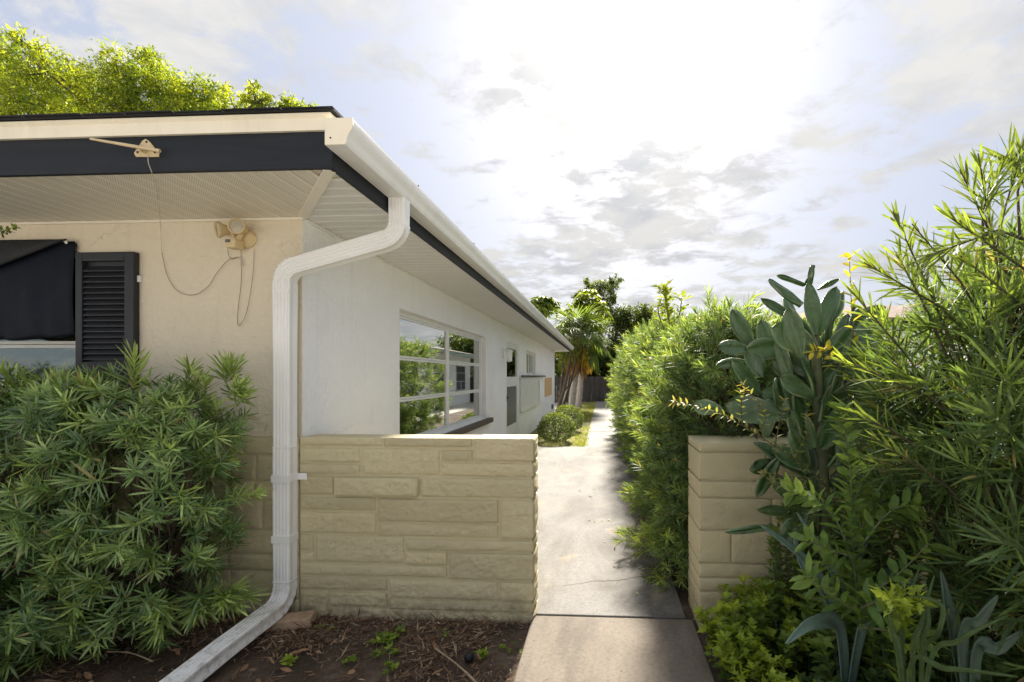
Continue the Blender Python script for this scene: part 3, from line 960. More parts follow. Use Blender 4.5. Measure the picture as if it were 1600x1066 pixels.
# ---- things fixed to the side wall
wl = empty('wall_lantern', (XW, 8.36, 1.85))
tag(wl, 'small white lantern on the stucco beside the storm door', 'wall lamp')
MB().box(XW + .002, XW + .02, 8.31, 8.41, 1.80, 1.99).build('back_plate', M['white_metal'], wl, bevel=.004)
MB().tube([(XW + .02, 8.36, 1.95), (XW + .09, 8.36, 1.99), (XW + .13, 8.36, 1.97)], .010, 8).build('arm', M['white_metal'], wl)
MB().lathe([(.0, .13), (.03, .13), (.075, .10), (.07, .09), (.055, .085), (.05, -.07), (.058, -.085), (.03, -.10), (0, -.11)], (XW + .13, 8.36, 1.84), (0, 0, 1), 10).build('lantern_body', M['white_metal'], wl)

tag(MB().box(XW + .012, XW + .045, 10.12, 12.72, .66, 1.445).build('panel_cover', M['white_metal'], bevel=.004), 'flat white cover panel on the side wall under a black rail', 'panel')
br = empty('wall_rail', (XW, 12, 1.46))
tag(br, 'thin black rail bracketed to the white side wall below the small window', 'rail')
MB().box(XW + .05, XW + .09, 10.05, 14.15, 1.452, 1.49).build('bar', M['black_metal'], br, bevel=.004)
for yy in (10.4, 12.2, 13.9):
    MB().box(XW + .001, XW + .052, yy - .015, yy + .015, 1.455, 1.487).build('bracket', M['black_metal'], br)
tag(MB().box(XW + .004, XW + .022, 14.55, 16.50, .80, 1.42).build('plywood_board', M['plywood'], bevel=.002), 'bare tan plywood board screwed to the far white wall', 'board')
MB().box(XW + .003, XW + .03, 11.2, 11.26, 1.52, 1.56).build('small_latch', M['white_metal'], house)
ob = empty('outlet_box', (XW, 16.6, .3))
tag(ob, 'little grey outlet box low on the far white wall', 'outlet')
MB().box(XW + .002, XW + .06, 16.5, 16.62, .28, .44).build('box', M['screen'], ob, bevel=.006)
MB().box(XW + .058, XW + .07, 16.49, 16.63, .40, .45).build('cover', M['screen'], ob, bevel=.004)

# ---- tarp over the top of the front window
tarp = empty('tarp', (-3.9, YW - .03, 1.7))
tag(tarp, 'dark navy cloth draped over the front window with a wavy hem', 'tarp')
nx, nz = 48, 22
xs = np.linspace(-4.85, -3.312, nx + 1)
V = []
for i, xx in enumerate(xs):
    hem = 1.712 + 0.012 * math.sin(xx * 9.0) + 0.008 * math.sin(xx * 21 + 1)
    for j in range(nz + 1):
        t = j / nz
        z = 2.318 * (1 - t) + hem * t
        fold = 0.010 * math.sin(xx * 13 + t * 2.0) * (0.3 + t) + 0.006 * math.sin(xx * 31 - t * 5) * t
        V.append((xx, YW - 0.022 - 0.006 * math.sin(t * 2.6) - abs(fold) * .7, z))
idx = (np.arange(nx)[:, None] * (nz + 1) + np.arange(nz)[None, :]).ravel()
Fq = np.stack([idx, idx + 1, idx + nz + 2, idx + nz + 1], 1)
o = link('cloth', np_mesh('cloth', V, Fq, smooth=True), M['tarp'], tarp)
so = o.modifiers.new('thick', 'SOLIDIFY'); so.thickness = 0.003
# folded-over top flap, a grey triangle
V2 = []
for i in range(25):
    u = i / 24
    xx = -3.318 - u * 1.5
    drop = 0.005 + u * 0.60
    for j in range(9):
        t = j / 8
        V2.append((xx, YW - 0.058 - 0.012 * math.sin(t * 3) - 0.01 * u, 2.322 - drop * t * 0.88))
idx = (np.arange(24)[:, None] * 9 + np.arange(8)[None, :]).ravel()
o = link('folded_flap', np_mesh('flap', V2, np.stack([idx, idx + 9, idx + 10, idx + 1], 1), smooth=True), M['tarp_grey'], tarp)
so = o.modifiers.new('thick', 'SOLIDIFY'); so.thickness = 0.003
MB().lathe([(0, 0), (.009, 0), (.008, .004)], (-3.322, YW - .06, 2.30), (0, -1, 0), 8).build('nail', M['white_metal'], tarp)

# ---- twin flood light
fl = empty('flood_light', at(378, 370, YW))
tag(fl, 'yellowed twin-head security light fixed under the front soffit', 'security light')
bpos = at(388, 374, YW)
MB().lathe([(0, 0), (.056, 0), (.058, .010), (.05, .022), (.02, .028), (0, .028)], (bpos.x, YW - .0005, bpos.z), (0, -1, 0), 24).build('round_base', M['almond'], fl, smooth=True)
q = at(366, 380, YW - .07)
MB().box(q.x - .034, q.x + .030, YW - .10, YW - .03, q.z - .034, q.z + .02).build('sensor_body', M['almond'], fl, bevel=.008)
MB().box(q.x - .030, q.x + .0, YW - .104, YW - .099, q.z - .004, q.z + .014).build('sensor_lens', M['screen'], fl, bevel=.002)
for (px, py, dirv) in ((371, 354, (0.18, -1, 0.05)), (343, 359, (-0.75, -1, -0.25))):
    h = at(px, py, YW - .10)
    dv = Vector(dirv).normalized()
    MB().lathe([(0, -.07), (.022, -.07), (.027, -.055), (.030, -.03), (.044, -.004), (.049, 0.004), (.049, .014), (.044, .016), (.040, .011), (.040, .006), (0, .006)], h, dv, 24).build('lamp_head', M['almond'], fl, smooth=True)
    MB().lathe([(0, .0065), (.0395, .0065), (.034, .010), (0, .012)], h, dv, 24).build('lens', M['lens'], fl, smooth=True)
    MB().tube([h - dv * .06, (h - dv * .06) * .4 + Vector((q.x, YW - .06, q.z)) * .6, Vector((q.x + .01, YW - .05, q.z))], .014, 8).build('knuckle', M['almond'], fl, smooth=True)


def spline(pts, n=8):
    pts = [Vector(p) for p in pts]
    out = []
    for i in range(len(pts) - 1):
        p0, p1, p2, p3 = pts[max(i - 1, 0)], pts[i], pts[i + 1], pts[min(i + 2, len(pts) - 1)]
        for k in range(n):
            t = k / n
            out.append(0.5 * ((2 * p1) + (-p0 + p2) * t + (2 * p0 - 5 * p1 + 4 * p2 - p3) * t * t + (-p0 + 3 * p1 - 3 * p2 + p3) * t ** 3))
    out.append(pts[-1])
    return out


YC = YW - .012
wr = empty('light_wire', at(380, 400, YC))
tag(wr, 'thin loose wire hanging from the fascia bracket to the security light', 'wire')
MB().tube(spline([at(231, 240, 2.055), at(232, 255, 2.05), at(238, 272, 2.06), at(246, 300, 2.3), at(250, 340, 2.62), at(253, 395, YC)]), .0016, 5).build('upper_run', M['wire_pale'], wr)
MB().tube(spline([at(253, 395, YC), at(262, 432, YC), at(278, 455, YC), at(302, 461, YC), at(325, 448, YC), at(340, 425, YC), at(355, 408, YC), at(366, 403, YC), at(377, 402, YC)]), .0016, 6).build('lower_run', M['wire'], wr)
MB().tube(spline([at(376, 388, YC), at(377, 405, YC), at(377, 440, YC), at(373, 475, YC), at(371, 500, YC), at(374, 509, YC), at(384, 492, YC), at(391, 460, YC), at(396, 420, YC), at(397, 390, YC)]), .0015, 6).build('loop', M['wire'], wr)
MB().tube([at(377, 404, YC - .004), at(377, 416, YC - .004)], .006, 8).build('connector', M['wire_pale'], wr)
MB().tube(spline([at(356, 388, YC), at(357, 398, YC), at(362, 405, YC), at(372, 402, YC)]), .0015, 6).build('tail', M['wire'], wr)

# ---- arm bracket on the fascia
ab = empty('arm_bracket', at(230, 233, YE - .022))
tag(ab, 'cream metal bracket with a long arm screwed to the navy fascia', 'bracket')
yk = YE - .0225
tri = [at(229, 218, yk), at(234, 221, yk), at(250, 240, yk), at(249, 246, yk), at(214, 246, yk), at(211, 240, yk), at(224, 221, yk)]
MB().prism([(p.x, p.z) for p in tri], 1, yk - .006, yk).build('plate', M['almond'], ab, bevel=.0015)
for (px, py) in ((231, 223), (217, 239), (244, 239)):
    p = at(px, py, yk)
    MB().lathe([(0, 0), (.0055, 0), (.0045, .003)], (p.x, yk - .0055, p.z), (0, -1, 0), 8).build('bolt', M['black_metal'], ab)
a, b = at(250, 236, yk - .03), at(141, 217, yk - .07)
MB().tube([a, a * .5 + b * .5, b], [.0085, .0075, .005], 6).build('arm', M['almond'], ab)
c = at(229, 237, yk - .004)
MB().tube([c, c + Vector((0, -.035, .0))], .012, 10).build('hub', M['almond'], ab)

# ================================================================== BLOCK WALLS
def round_block(x0, x1, y0, y1, z0, z1, r=0.006, amp=0.014, step=0.0085, seed=0, faces='fltr'):
    lo_, hi_ = np.array([x0, y0, z0]), np.array([x1, y1, z1])
    Vs, Fs = [], []
    base = 0
    size = hi_ - lo_
    def seg(L, fine):
        return max(2, int(L / step)) if fine else 2
    def grid(fixed, side, ua, va, fine):
        nonlocal base
        nu, nv = (seg(size[ua], fine) if ua != 1 else 5), (seg(size[va], fine) if va != 1 else 5)
        def spaced(L, n):
            t = np.linspace(0, 1, n + 1) * L
            return np.unique(np.concatenate([[0, r * .35, r], t[(t > r * 1.3) & (t < L - r * 1.3)], [L - r, L - r * .35, L]]))
        su, sv = spaced(size[ua], nu), spaced(size[va], nv)
        U, W = np.meshgrid(su, sv, indexing='ij')
        P = np.zeros((U.size, 3))
        P[:, ua] = lo_[ua] + U.ravel()
        P[:, va] = lo_[va] + W.ravel()
        P[:, fixed] = hi_[fixed] if side else lo_[fixed]
        inner = np.clip(P, lo_ + r, hi_ - r)
        d = P - inner
        n = d / np.maximum(np.linalg.norm(d, axis=1, keepdims=True), 1e-9)
        q = P + seed * 3.17
        big_ = fbm(q * np.array([14, 14, 20]) + fbm(q * 6, 3)[:, None] * 2.2, 4, 0.55)
        rid = 1 - np.abs(fbm(q * np.array([30, 30, 42]) + 40 + fbm(q * 11, 3)[:, None] * 2.5, 4, 0.6) * 2 - 1) * 2.2
        h = (np.clip((big_ - 0.38) * 2.4, 0, 1) * 0.5 + np.clip(rid, -.4, 1) * 0.5)
        edge = np.minimum.reduce([P[:, ua] - lo_[ua], hi_[ua] - P[:, ua], P[:, va] - lo_[va], hi_[va] - P[:, va]])
        k = 0.25 + 0.75 * np.clip(edge / 0.02, 0, 1)
        if fixed == 2:
            k = k * 0.35
        Vs.append(inner + n * (r + amp * h * k - amp * .3)[:, None])
        i = (np.arange(len(su) - 1)[:, None] * len(sv) + np.arange(len(sv) - 1)[None, :]).ravel() + base
        f = np.stack([i, i + len(sv), i + len(sv) + 1, i + 1], 1)
        flip = (fixed == 1) ^ bool(side)
        Fs.append(f[:, ::-1] if not flip else f)
        base += len(P)
    grid(1, 0, 0, 2, 'f' in faces)
    grid(0, 1, 1, 2, 'r' in faces)
    grid(0, 0, 1, 2, 'l' in faces)
    grid(2, 1, 0, 1, 't' in faces)
    if 'b' in faces:
        grid(1, 1, 0, 2, True)
    return np.concatenate(Vs), np.concatenate(Fs)


def block(parent, *a, **k):
    V, F = round_block(*a, **k)
    me = np_mesh('block', V, F, smooth=True)
    return link('block', me, M['block'], parent)


YG0, YG1 = 2.690, 2.895                           # garden wall, front and back face
gw = empty('garden_wall', (-1.1, 2.79, 0))
tag(gw, 'tan painted split-face block wall between downspout and path', 'wall')
# courses read off the photograph (left, right, top, bottom), mapped to the wall's own metres
rects = [(180, 519, 85, 122), (523, 878, 85, 124), (884, 1118, 85, 181),
         (180, 428, 128, 191), (432, 749, 128, 239), (753, 880, 132, 180),
         (180, 428, 193, 239), (753, 1118, 184, 243),
         (180, 322, 243, 326), (325, 665, 245, 328), (670, 1118, 246, 330),
         (180, 494, 330, 390), (180, 494, 393, 484), (498, 982, 333, 433), (498, 982, 436, 493), (986, 1118, 334, 495),
         (180, 241, 487, 559), (180, 241, 562, 602), (244, 606, 490, 604), (609, 1118, 497, 547), (609, 779, 550, 607), (783, 1118, 550, 663),
         (180, 779, 607, 657),
         (180, 540, 660, 719), (544, 980, 666, 746), (984, 1118, 666, 748),
         (180, 299, 722, 834), (302, 540, 722, 782), (544, 1118, 749, 793), (302, 741, 785, 840), (745, 1118, 796, 840)]
WX0, WX1, WZ1 = -1.850, -0.408, 1.100


def mx(u): return WX0 + (u - 180) / (1118 - 180) * (WX1 - WX0)
def mz(v): return WZ1 - (v - 85) / (832 - 85) * WZ1


rr = random.Random(21)
for i, (u0, u1, v0, v1) in enumerate(rects):
    j = 0.0040
    proud = 0.022 if (u0, v0) == (325, 245) else rr.uniform(0, 0.006)
    cut = u1 == 1118
    block(gw, mx(u0) + j, mx(u1) - (0 if cut else j), YG0 - proud, YG0 + 0.05 if not cut else YG1 - 0.004, mz(v1) + j, mz(v0) - (j if v0 > 90 else 0), seed=i + 1, faces='fltr' + ('b' if cut else ''), amp=0.018 if proud > .01 else 0.014)
MB().box(WX0 + .002, WX1 - .012, YG0 + .008, YG1 - .014, -0.05, WZ1 - .006).build('mortar_core', M['block'], gw)
# back leaf and cap, so the wall is whole from the path side too
zc = 0.0
k = 0
while zc < 1.05:
    h = [0.2, 0.14, 0.19, 0.16, 0.21, 0.2][k % 6]
    z1_ = min(WZ1 - 0.002, zc + h)
    xa = WX0
    while xa < WX1 - 0.31:
        w = rr.uniform(.3, .55)
        xb = min(WX1 - 0.22, xa + w)
        if xb - xa > .06:
            block(gw, xa + .003, xb - .003, YG1 - .06, YG1, zc + .003, z1_ - .003, seed=60 + k, faces='b', step=.04)
        xa = xb
        if xa > WX1 - .3: break
    zc = z1_
    k += 1
# rounded paint-filled top between the two leaves
tp = round_block(WX0, WX1 - 0.004, YG0 + .03, YG1 - .03, WZ1 - .03, WZ1 - .003, r=.008, amp=.006, seed=90, faces='t', step=.03)
link('wall_top', np_mesh('wall_top', tp[0], tp[1], smooth=True), M['block'], gw)

# ---- veneer at the foot of the house front
vn = empty('block_veneer')
vn.parent = house
vn.location = -Vector(house.location)
rr = random.Random(31)
zc = 0.0
k = 0
hs = [.11, .17, .10, .15, .18, .12, .16, .11]
while zc < 1.095:
    z1_ = min(1.098, zc + hs[k % 8])
    if 1.098 - z1_ < .05: z1_ = 1.098
    xb = XW - .002
    while xb > -6.0:
        xa = xb - rr.uniform(.22, .58)
        block(vn, xa + .003, xb - .003, YW - .032 - rr.uniform(0, .004), YW + .02, zc + .003, z1_ - .003, seed=100 + k * 7 + int(-xb * 5), step=.016 if xb > -3.0 else .04)
        xb = xa
    zc = z1_
    k += 1
MB().box(-6.0, XW - .004, YW - .026, YW - .001, 0, 1.093).build('mortar_bed', M['block'], vn)

# ---- wall stub on the other side of the path
PX0, PX1, PY0, PY1, PZ1 = 0.562, 2.25, 2.68, 3.02, 1.085
ps = empty('block_pier', (1.2, 2.8, 0))
tag(ps, 'tan block wall stub right of the path, half hidden behind cactus', 'wall')
zs_ = [1.085, 1.03, 0.862, 0.765, 0.575, 0.385, 0.30, 0.22, 0.10, -0.03]
rr = random.Random(17)
for k in range(len(zs_) - 1):
    xa = PX0
    while xa < PX1 - .02:
        w = {3: .42, 4: .185}.get(k, rr.uniform(.38, .6)) if xa == PX0 else rr.uniform(.25, .55)
        xb = min(PX1, xa + w)
        if PX1 - xb < .12: xb = PX1
        first = xa == PX0
        block(ps, xa + (0 if first else .0025), xb - .0025, PY0 - rr.uniform(0, .005), PY1 - .003 if first else PY0 + .1, zs_[k + 1] + .0025, zs_[k] - (.0025 if k else 0), seed=200 + k * 9 + int(xa * 10), amp=.010, faces='fltr' + ('b' if first else ''), step=.015 if xa < 1.3 else .03)
        xa = xb
MB().box(PX0 + .012, PX1 - .002, PY0 + .008, PY1 - .012, -.05, PZ1 - .006).build('mortar_core', M['block'], ps)

# ================================================================== NEIGHBOUR'S HOUSE, FENCE
nb = empty('neighbour_house', (4.8, 10, 0))
tag(nb, 'low white neighbouring house with brown shingle roof behind the hedge', 'house')
NX = 3.75
MB().box(NX, 12, 10.1, 26, -.05, 2.55).build('wall', M['stucco_white'], nb)
rf = MB()
rf.v += [(NX - .6, 9.5, 2.66), (12.6, 9.5, 2.66), (12.6, 26.6, 2.66), (NX - .6, 26.6, 2.66), (7.9, 14, 3.60), (7.9, 22, 3.60)]
rf.f += [(0, 1, 4), (1, 2, 5, 4), (2, 3, 5), (3, 0, 4, 5), (3, 2, 1, 0)]
rf.build('roof', M['shingle_brown'], nb)
MB().box(NX - .59, NX - .56, 9.52, 26.5, 2.48, 2.655).build('fascia_board', M['pale_green'], nb)
MB().box(NX - .56, NX, 9.52, 26.5, 2.505, 2.52).build('soffit', M['soffit_side'], nb)
for (ya, yb_, za, zb) in ((10.5, 11.4, .75, 2.0), (12.4, 13.4, .75, 2.0), (15.2, 18.4, .75, 2.0), (20.2, 21.6, .75, 2.0), (23.4, 25.0, .75, 2.0)):
    w = empty('window')
    w.parent = nb
    w.location = -Vector(nb.location)
    MB().box(NX - .012, NX - .004, ya, yb_, za, zb).build('pane', M['screen'], w)
    f_ = MB()
    for (p, q, r_, t) in ((ya - .05, yb_ + .05, zb, zb + .05), (ya - .05, yb_ + .05, za - .05, za), (ya - .05, ya, za, zb), (yb_, yb_ + .05, za, zb), (ya, yb_, za + .43, za + .46), (ya, yb_, za + .88, za + .91), ((ya + yb_) / 2 - .02, (ya + yb_) / 2 + .02, za, za + .43)):
        f_.box(NX - .03, NX - .001, p, q, r_, t)
    f_.build('frame', M['white_metal'], w)
    MB().box(NX - .07, NX - .001, ya - .08, yb_ + .08, za - .12, za - .052).build('sill', M['sill'], w)
# vent pipe on its roof
MB().tube([(6.2, 17.6, 3.2), (6.2, 17.6, 3.85)], .05, 10).build('vent_pipe', M['white_metal'], nb)

fe = empty('board_fence', (-1, 26, 0))
tag(fe, 'dark weathered board fence across the far end of the yard', 'fence')
bm_ = MB().add([(-.068, 0, 0), (.068, 0, 0), (.068, .02, 0), (-.068, .02, 0), (-.068, 0, 1.42), (.068, 0, 1.42), (.068, .02, 1.42), (-.068, .02, 1.42), (-.045, 0, 1.46), (.045, 0, 1.46), (.045, .02, 1.46), (-.045, .02, 1.46)],
               [(0, 1, 5, 4), (1, 2, 6, 5), (2, 3, 7, 6), (3, 0, 4, 7), (4, 5, 9, 8), (5, 6, 10, 9), (6, 7, 11, 10), (7, 4, 8, 11), (8, 9, 10, 11), (3, 2, 1, 0)]).mesh('board')
rr = random.Random(4)
for k in range(100):
    link('board', bm_, M['fence'], fe, (-9 + k * .143, 26.1 + rr.uniform(-.006, .006), rr.uniform(-.03, .03)))
for zz_ in (.35, 1.1):
    MB().box(-9.1, 5.4, 26.13, 26.17, zz_, zz_ + .09).build('rail', M['fence'], fe)

# ================================================================== PLANTS
RNG = np.random.RandomState(42)
# leaf outlines: (along, across, lift) and faces
T_LANCE = (np.array([(0, -.35, 0), (0, .35, 0), (.42, -1, .0), (.42, 1, .0), (.78, -.72, 0), (.78, .72, 0), (1, 0, 0)]), [(0, 2, 3, 1), (2, 4, 5, 3)], [(4, 6, 5)])
T_LANCE_S = (np.array([(0, -.4, 0), (0, .4, 0), (.5, -1, 0), (.5, 1, 0), (1, 0, 0)]), [(0, 2, 3, 1)], [(2, 4, 3)])
T_RHOMB = (np.array([(0, 0, 0), (.45, -1, .25), (1, 0, 0), (.45, 1, .25)]), [(0, 1, 2, 3)], [])
T_OVAL = (np.array([(0, 0, 0), (.28, -.85, .35), (.28, 0, 0), (.28, .85, .35), (.66, -.85, .35), (.66, 0, 0), (.66, .85, .35), (1, 0, .05)]), [(1, 4, 5, 2), (2, 5, 6, 3)], [(0, 1, 2), (0, 2, 3), (4, 7, 5), (5, 7, 6)])
T_LOBE = (np.array([(0, 0, 0), (.18, -.28, .1), (.30, -.95, .4), (.42, -.42, .15), (.58, -1.0, .4), (.72, -.40, .1), (1, 0, 0), (.72, .40, .1), (.58, 1.0, .4), (.42, .42, .15), (.30, .95, .4), (.18, .28, .1), (.42, 0, 0), (.72, 0, 0)]),
          [(1, 2, 3, 12), (12, 3, 4, 5), (12, 9, 10, 11), (5, 13, 7, 12), (12, 7, 8, 9)], [(0, 1, 12), (0, 12, 11), (5, 6, 13), (13, 6, 7)])


def unit(a):
    return a / np.maximum(np.linalg.norm(a, axis=-1, keepdims=True), 1e-9)


class Leaves:
    """collects leaf blades and writes them as one foliage mesh"""
    def __init__(self, tmpl):
        self.t = tmpl
        self.V, self.C = [], []
        self.n = 0

    def add(self, p, d, L, W, col, roll=None, bend=-0.15, up=None):
        p, d = np.asarray(p, float).reshape(-1, 3), unit(np.asarray(d, float).reshape(-1, 3))
        n = len(p)
        L, W = np.broadcast_to(L, (n,)), np.broadcast_to(W, (n,))
        bend = np.broadcast_to(bend, (n,))
        u = np.array([0, 0, 1.0]) if up is None else np.asarray(up, float)
        u = np.broadcast_to(u, (n, 3)) + RNG.normal(0, 0.35 if roll is None else roll, (n, 3))
        s = unit(np.cross(d, u))
        nn = np.cross(s, d)
        T = self.t[0]
        P = (p[:, None, :] + d[:, None, :] * (T[None, :, 0:1] * L[:, None, None]) + s[:, None, :] * (T[None, :, 1:2] * W[:, None, None] * .5)
             + nn[:, None, :] * (T[None, :, 2:3] * W[:, None, None] * .5 + (T[None, :, 0:1] ** 2) * (bend * L)[:, None, None]))
        self.V.append(P.reshape(-1, 3))
        col = np.broadcast_to(np.asarray(col, float), (n, 3))
        self.C.append(np.repeat(col, len(T), axis=0))
        self.n += n

    def build(self, name, mat, parent=None, kind='stuff'):
        V, C = np.concatenate(self.V), np.concatenate(self.C)
        k = len(self.t[0])
        off = (np.arange(self.n) * k)[:, None]
        f4 = np.concatenate([np.array(f)[None, :] + off for f in self.t[1]]) if self.t[1] else None
        f3 = np.concatenate([np.array(f)[None, :] + off for f in self.t[2]]) if self.t[2] else None
        o = link(name, np_mesh(name, V, f4, f3, col=C), mat, parent)
        if kind: o['kind'] = kind
        return o


def lerp(a, b, t):
    return np.asarray(a)[None, :] * (1 - t[:, None]) + np.asarray(b)[None, :] * t[:, None]


def perp(d):
    a = np.where(np.abs(d[:, 2:3]) < .9, np.array([[0, 0, 1.0]]), np.array([[1.0, 0, 0]]))
    e1 = unit(np.cross(d, a))
    return e1, np.cross(d, e1)


def shoots(lv, base, dirs, slen, nleaf, L, W, c_old, c_new, fresh, spread=(1.25, 0.35), zone=1.0):
    """whorled narrow leaves along the outer part of many twigs; fresh 0..1 per twig = young pale growth"""
    n = len(base)
    e1, e2 = perp(dirs)
    size = RNG.uniform(.68, 1.22, n)
    k = np.arange(nleaf)
    t = (k + .5) / nleaf
    ang = k * 2.399963 + 0.0
    for i in range(nleaf):
        a = ang[i] + RNG.uniform(-.5, .5, n)
        th = spread[0] * (1 - t[i]) + spread[1] * t[i] + RNG.normal(0, .16, n)
        rad = e1 * np.cos(a)[:, None] + e2 * np.sin(a)[:, None]
        d = dirs * np.cos(th)[:, None] + rad * np.sin(th)[:, None]
        p = base + dirs * (slen * (1 - zone + zone * t[i]))[:, None]
        c = lerp(c_old, c_new, np.clip(fresh * (0.35 + .65 * t[i]) + RNG.normal(0, .10, n), 0, 1))
        c = c * RNG.uniform(.7, 1.3, (n, 1))
        dead = RNG.rand(n) < .045 * (1.3 - t[i])
        c[dead] = np.array([.32, .27, .12]) * RNG.uniform(.5, 1.2, (dead.sum(), 1))
        lf = L * (0.72 + .5 * math.sin(math.pi * (0.15 + .75 * t[i]))) * RNG.uniform(.8, 1.15, n) * size
        lv.add(p, d, lf, W * RNG.uniform(.85, 1.15, n), c, roll=.3, bend=RNG.uniform(-.16, .06, n), up=dirs)


def in_blobs(p, blobs, s):
    r = np.zeros(len(p), bool)
    for c, q in blobs:
        r |= (((p - np.array(c)) / (np.array(q) * s)) ** 2).sum(1) < 1
    return r


def blob_points(blobs, n, shell=0.30, keep=0.78, wts=None):
    """points near the outer skin of a union of ellipsoids, with outward directions"""
    w = np.array([q[0] * q[1] + q[1] * q[2] + q[0] * q[2] for _, q in blobs]) if wts is None else np.array(wts, float)
    w = w / w.sum()
    P, D = [], []
    tot = 0
    while tot < n:
        i = RNG.choice(len(blobs), n, p=w)
        C, Q = np.array([blobs[k][0] for k in i]), np.array([blobs[k][1] for k in i])
        u = unit(RNG.normal(size=(n, 3)))
        rr_ = 1 - shell * RNG.rand(n) ** 1.6
        p = C + u * Q * rr_[:, None]
        ok = ~in_blobs(p, blobs, keep) | (RNG.rand(n) < .10)
        P.append(p[ok])
        D.append(unit(u / Q)[ok])
        tot += ok.sum()
    return np.concatenate(P)[:n], np.concatenate(D)[:n]


def twigs(mb, tips, roots, r0=.004, r1=.012, sag=.1, every=1, n=4):
    for i in range(0, len(tips), every):
        a = Vector(tips[i])
        b = Vector(roots[i % len(roots)]) if len(roots) != len(tips) else Vector(roots[i])
        m = a * .5 + b * .5 + Vector(RNG.normal(0, .04, 3)) + Vector((0, 0, -sag * (a - b).length * .4))
        mb.tube([b, m, a], [r1, (r0 + r1) / 2, r0], n, cap=False)


OLD, NEW = (0.100, 0.178, 0.070), (0.52, 0.66, 0.20)
BLUE = (0.035, 0.070, 0.040)

# ---- yew-like shrub in front of the house wall
sh1 = empty('podocarpus_shrub', (-2.75, 2.3, 0))
tag(sh1, 'dense dark green needle-leaved shrub under the front window', 'shrub')
blobs = [((-2.85, 2.28, .72), (.55, .40, .72)), ((-2.42, 2.28, .88), (.40, .34, .50)), ((-2.40, 2.30, .52), (.34, .30, .42)), ((-3.25, 2.15, .78), (.5, .48, .68)),
         ((-2.20, 2.36, 1.15), (.18, .20, .22)), ((-2.55, 2.32, 1.18), (.40, .28, .28)), ((-3.7, 2.1, .75), (.6, .5, .7)), ((-3.05, 2.0, .40), (.5, .35, .40)), ((-4.4, 2.2, .8), (.6, .45, .7))]
P, D = blob_points(blobs, 1650, shell=.46, keep=.72)
ok = (P[:, 2] > .05) & (P[:, 1] < 2.63)
P, D = P[ok], D[ok]
dirs = unit(D * .8 + np.array([0, -.35, .30]) + RNG.normal(0, .30, P.shape))
fresh = np.clip(RNG.beta(.9, 1.9, len(P)), 0, 1)
lv = Leaves(T_LANCE)
shoots(lv, P, dirs, RNG.uniform(.04, .09, len(P)), 24, .080, .0094, OLD, NEW, fresh, spread=(1.45, .75))
# single leaders that break the outline
S = [(at(208, 625, 2.25), (.05, -.05, 1), .22), (at(362, 618, 2.35), (.5, -.2, .6), .07), (at(350, 600, 2.4), (.3, -.2, .9), .08), (at(300, 605, 2.35), (.1, -.1, 1), .08),
     (at(150, 625, 2.2), (-.1, 0, 1), .08), (at(75, 630, 2.2), (.2, 0, 1), .08), (at(10, 620, 2.2), (0, 0, 1), .10), (at(350, 782, 2.3), (1, -.1, .12), .20), (at(355, 925, 2.4), (.7, -.3, .2), .12),
     (at(330, 945, 2.35), (.5, -.5, -.1), .1), (at(255, 950, 2.2), (.2, -.6, -.1), .1)]
for p, d, l in S:
    n_ = 3 if l < .2 else 1
    q = np.array([p] * n_) + RNG.normal(0, .03, (n_, 3)) * (n_ > 1)
    shoots(lv, q, unit(np.array([d] * n_, float) + RNG.normal(0, .15, (n_, 3))), np.full(n_, l), 44 if l > .15 else 28, .10, .011, (.07, .115, .04), NEW, np.full(n_, .6))
lv.build('foliage', M['leaf_gloss'], sh1)
mb = MB()
roots = [(-2.45, 2.42, 0), (-2.75, 2.40, 0), (-2.95, 2.35, 0), (-3.3, 2.3, 0), (-3.8, 2.3, 0)]
near = np.array([min(roots, key=lambda r: (r[0] - p[0]) ** 2 + (r[1] - p[1]) ** 2) for p in P])
near[:, 2] = P[:, 2] * RNG.uniform(.15, .6, len(P))
twigs(mb, P, near, .0025, .006, every=3)
for r in roots:
    mb.tube([(r[0], r[1], -.05), (r[0] + .03, r[1] - .03, .45), (r[0] - .02, r[1] - .06, .95), (r[0], r[1] - .1, 1.25)], [.024, .019, .012, .006], 7)
mb.build('branches', M['bark'], sh1)['kind'] = 'stuff'

# ---- long clipped hedge beside the path
hg = empty('hedge', (1.1, 9, 0))
tag(hg, 'long needle-leaved hedge running along the right of the path', 'hedge')
blobs, wts = [], []
y = 3.55
k = 0
rs = random.Random(12)
while y < 12.4:
    top = [1.80, 1.82, 1.90, 2.0, 2.1, 2.2, 2.2, 2.2, 2.2][min(k, 8)] + rs.uniform(-.06, .06)
    ry = .52 if y < 7 else .75
    blobs.append(((1.06 - .012 * (y - 3.5) + rs.uniform(-.05, .05), y, top * .52), (.62 + rs.uniform(-.04, .05), ry * 1.15, top * .50)))
    wts.append(1 / max(y, 3) ** .9)
    blobs.append(((.95 + rs.uniform(-.1, .15), y + rs.uniform(-.2, .2), top * .78), (.42, ry * .8, top * .24)))
    wts.append(.55 / max(y, 3) ** .9)
    blobs.append(((.86 + rs.uniform(-.06, .06), y + rs.uniform(-.2, .2), .38), (.40, ry * .9, .42)))
    wts.append(.45 / max(y, 3) ** .9)
    y += ry * 1.45
    k += 1
blobs += [((1.75, 3.6, .88), (.5, .5, .88)), ((1.9, 4.4, .92), (.5, .6, .92)), ((1.35, 3.45, 1.30), (.5, .35, .46)), ((.92, 3.42, .55), (.36, .30, .58))]
wts += [.25, .2, .22, .26]
P0, D0 = blob_points(blobs, 1750, shell=.16, keep=.84, wts=wts)
rep = 5
P = np.repeat(P0, rep, 0) + RNG.normal(0, .055, (len(P0) * rep, 3))
D = np.repeat(D0, rep, 0)
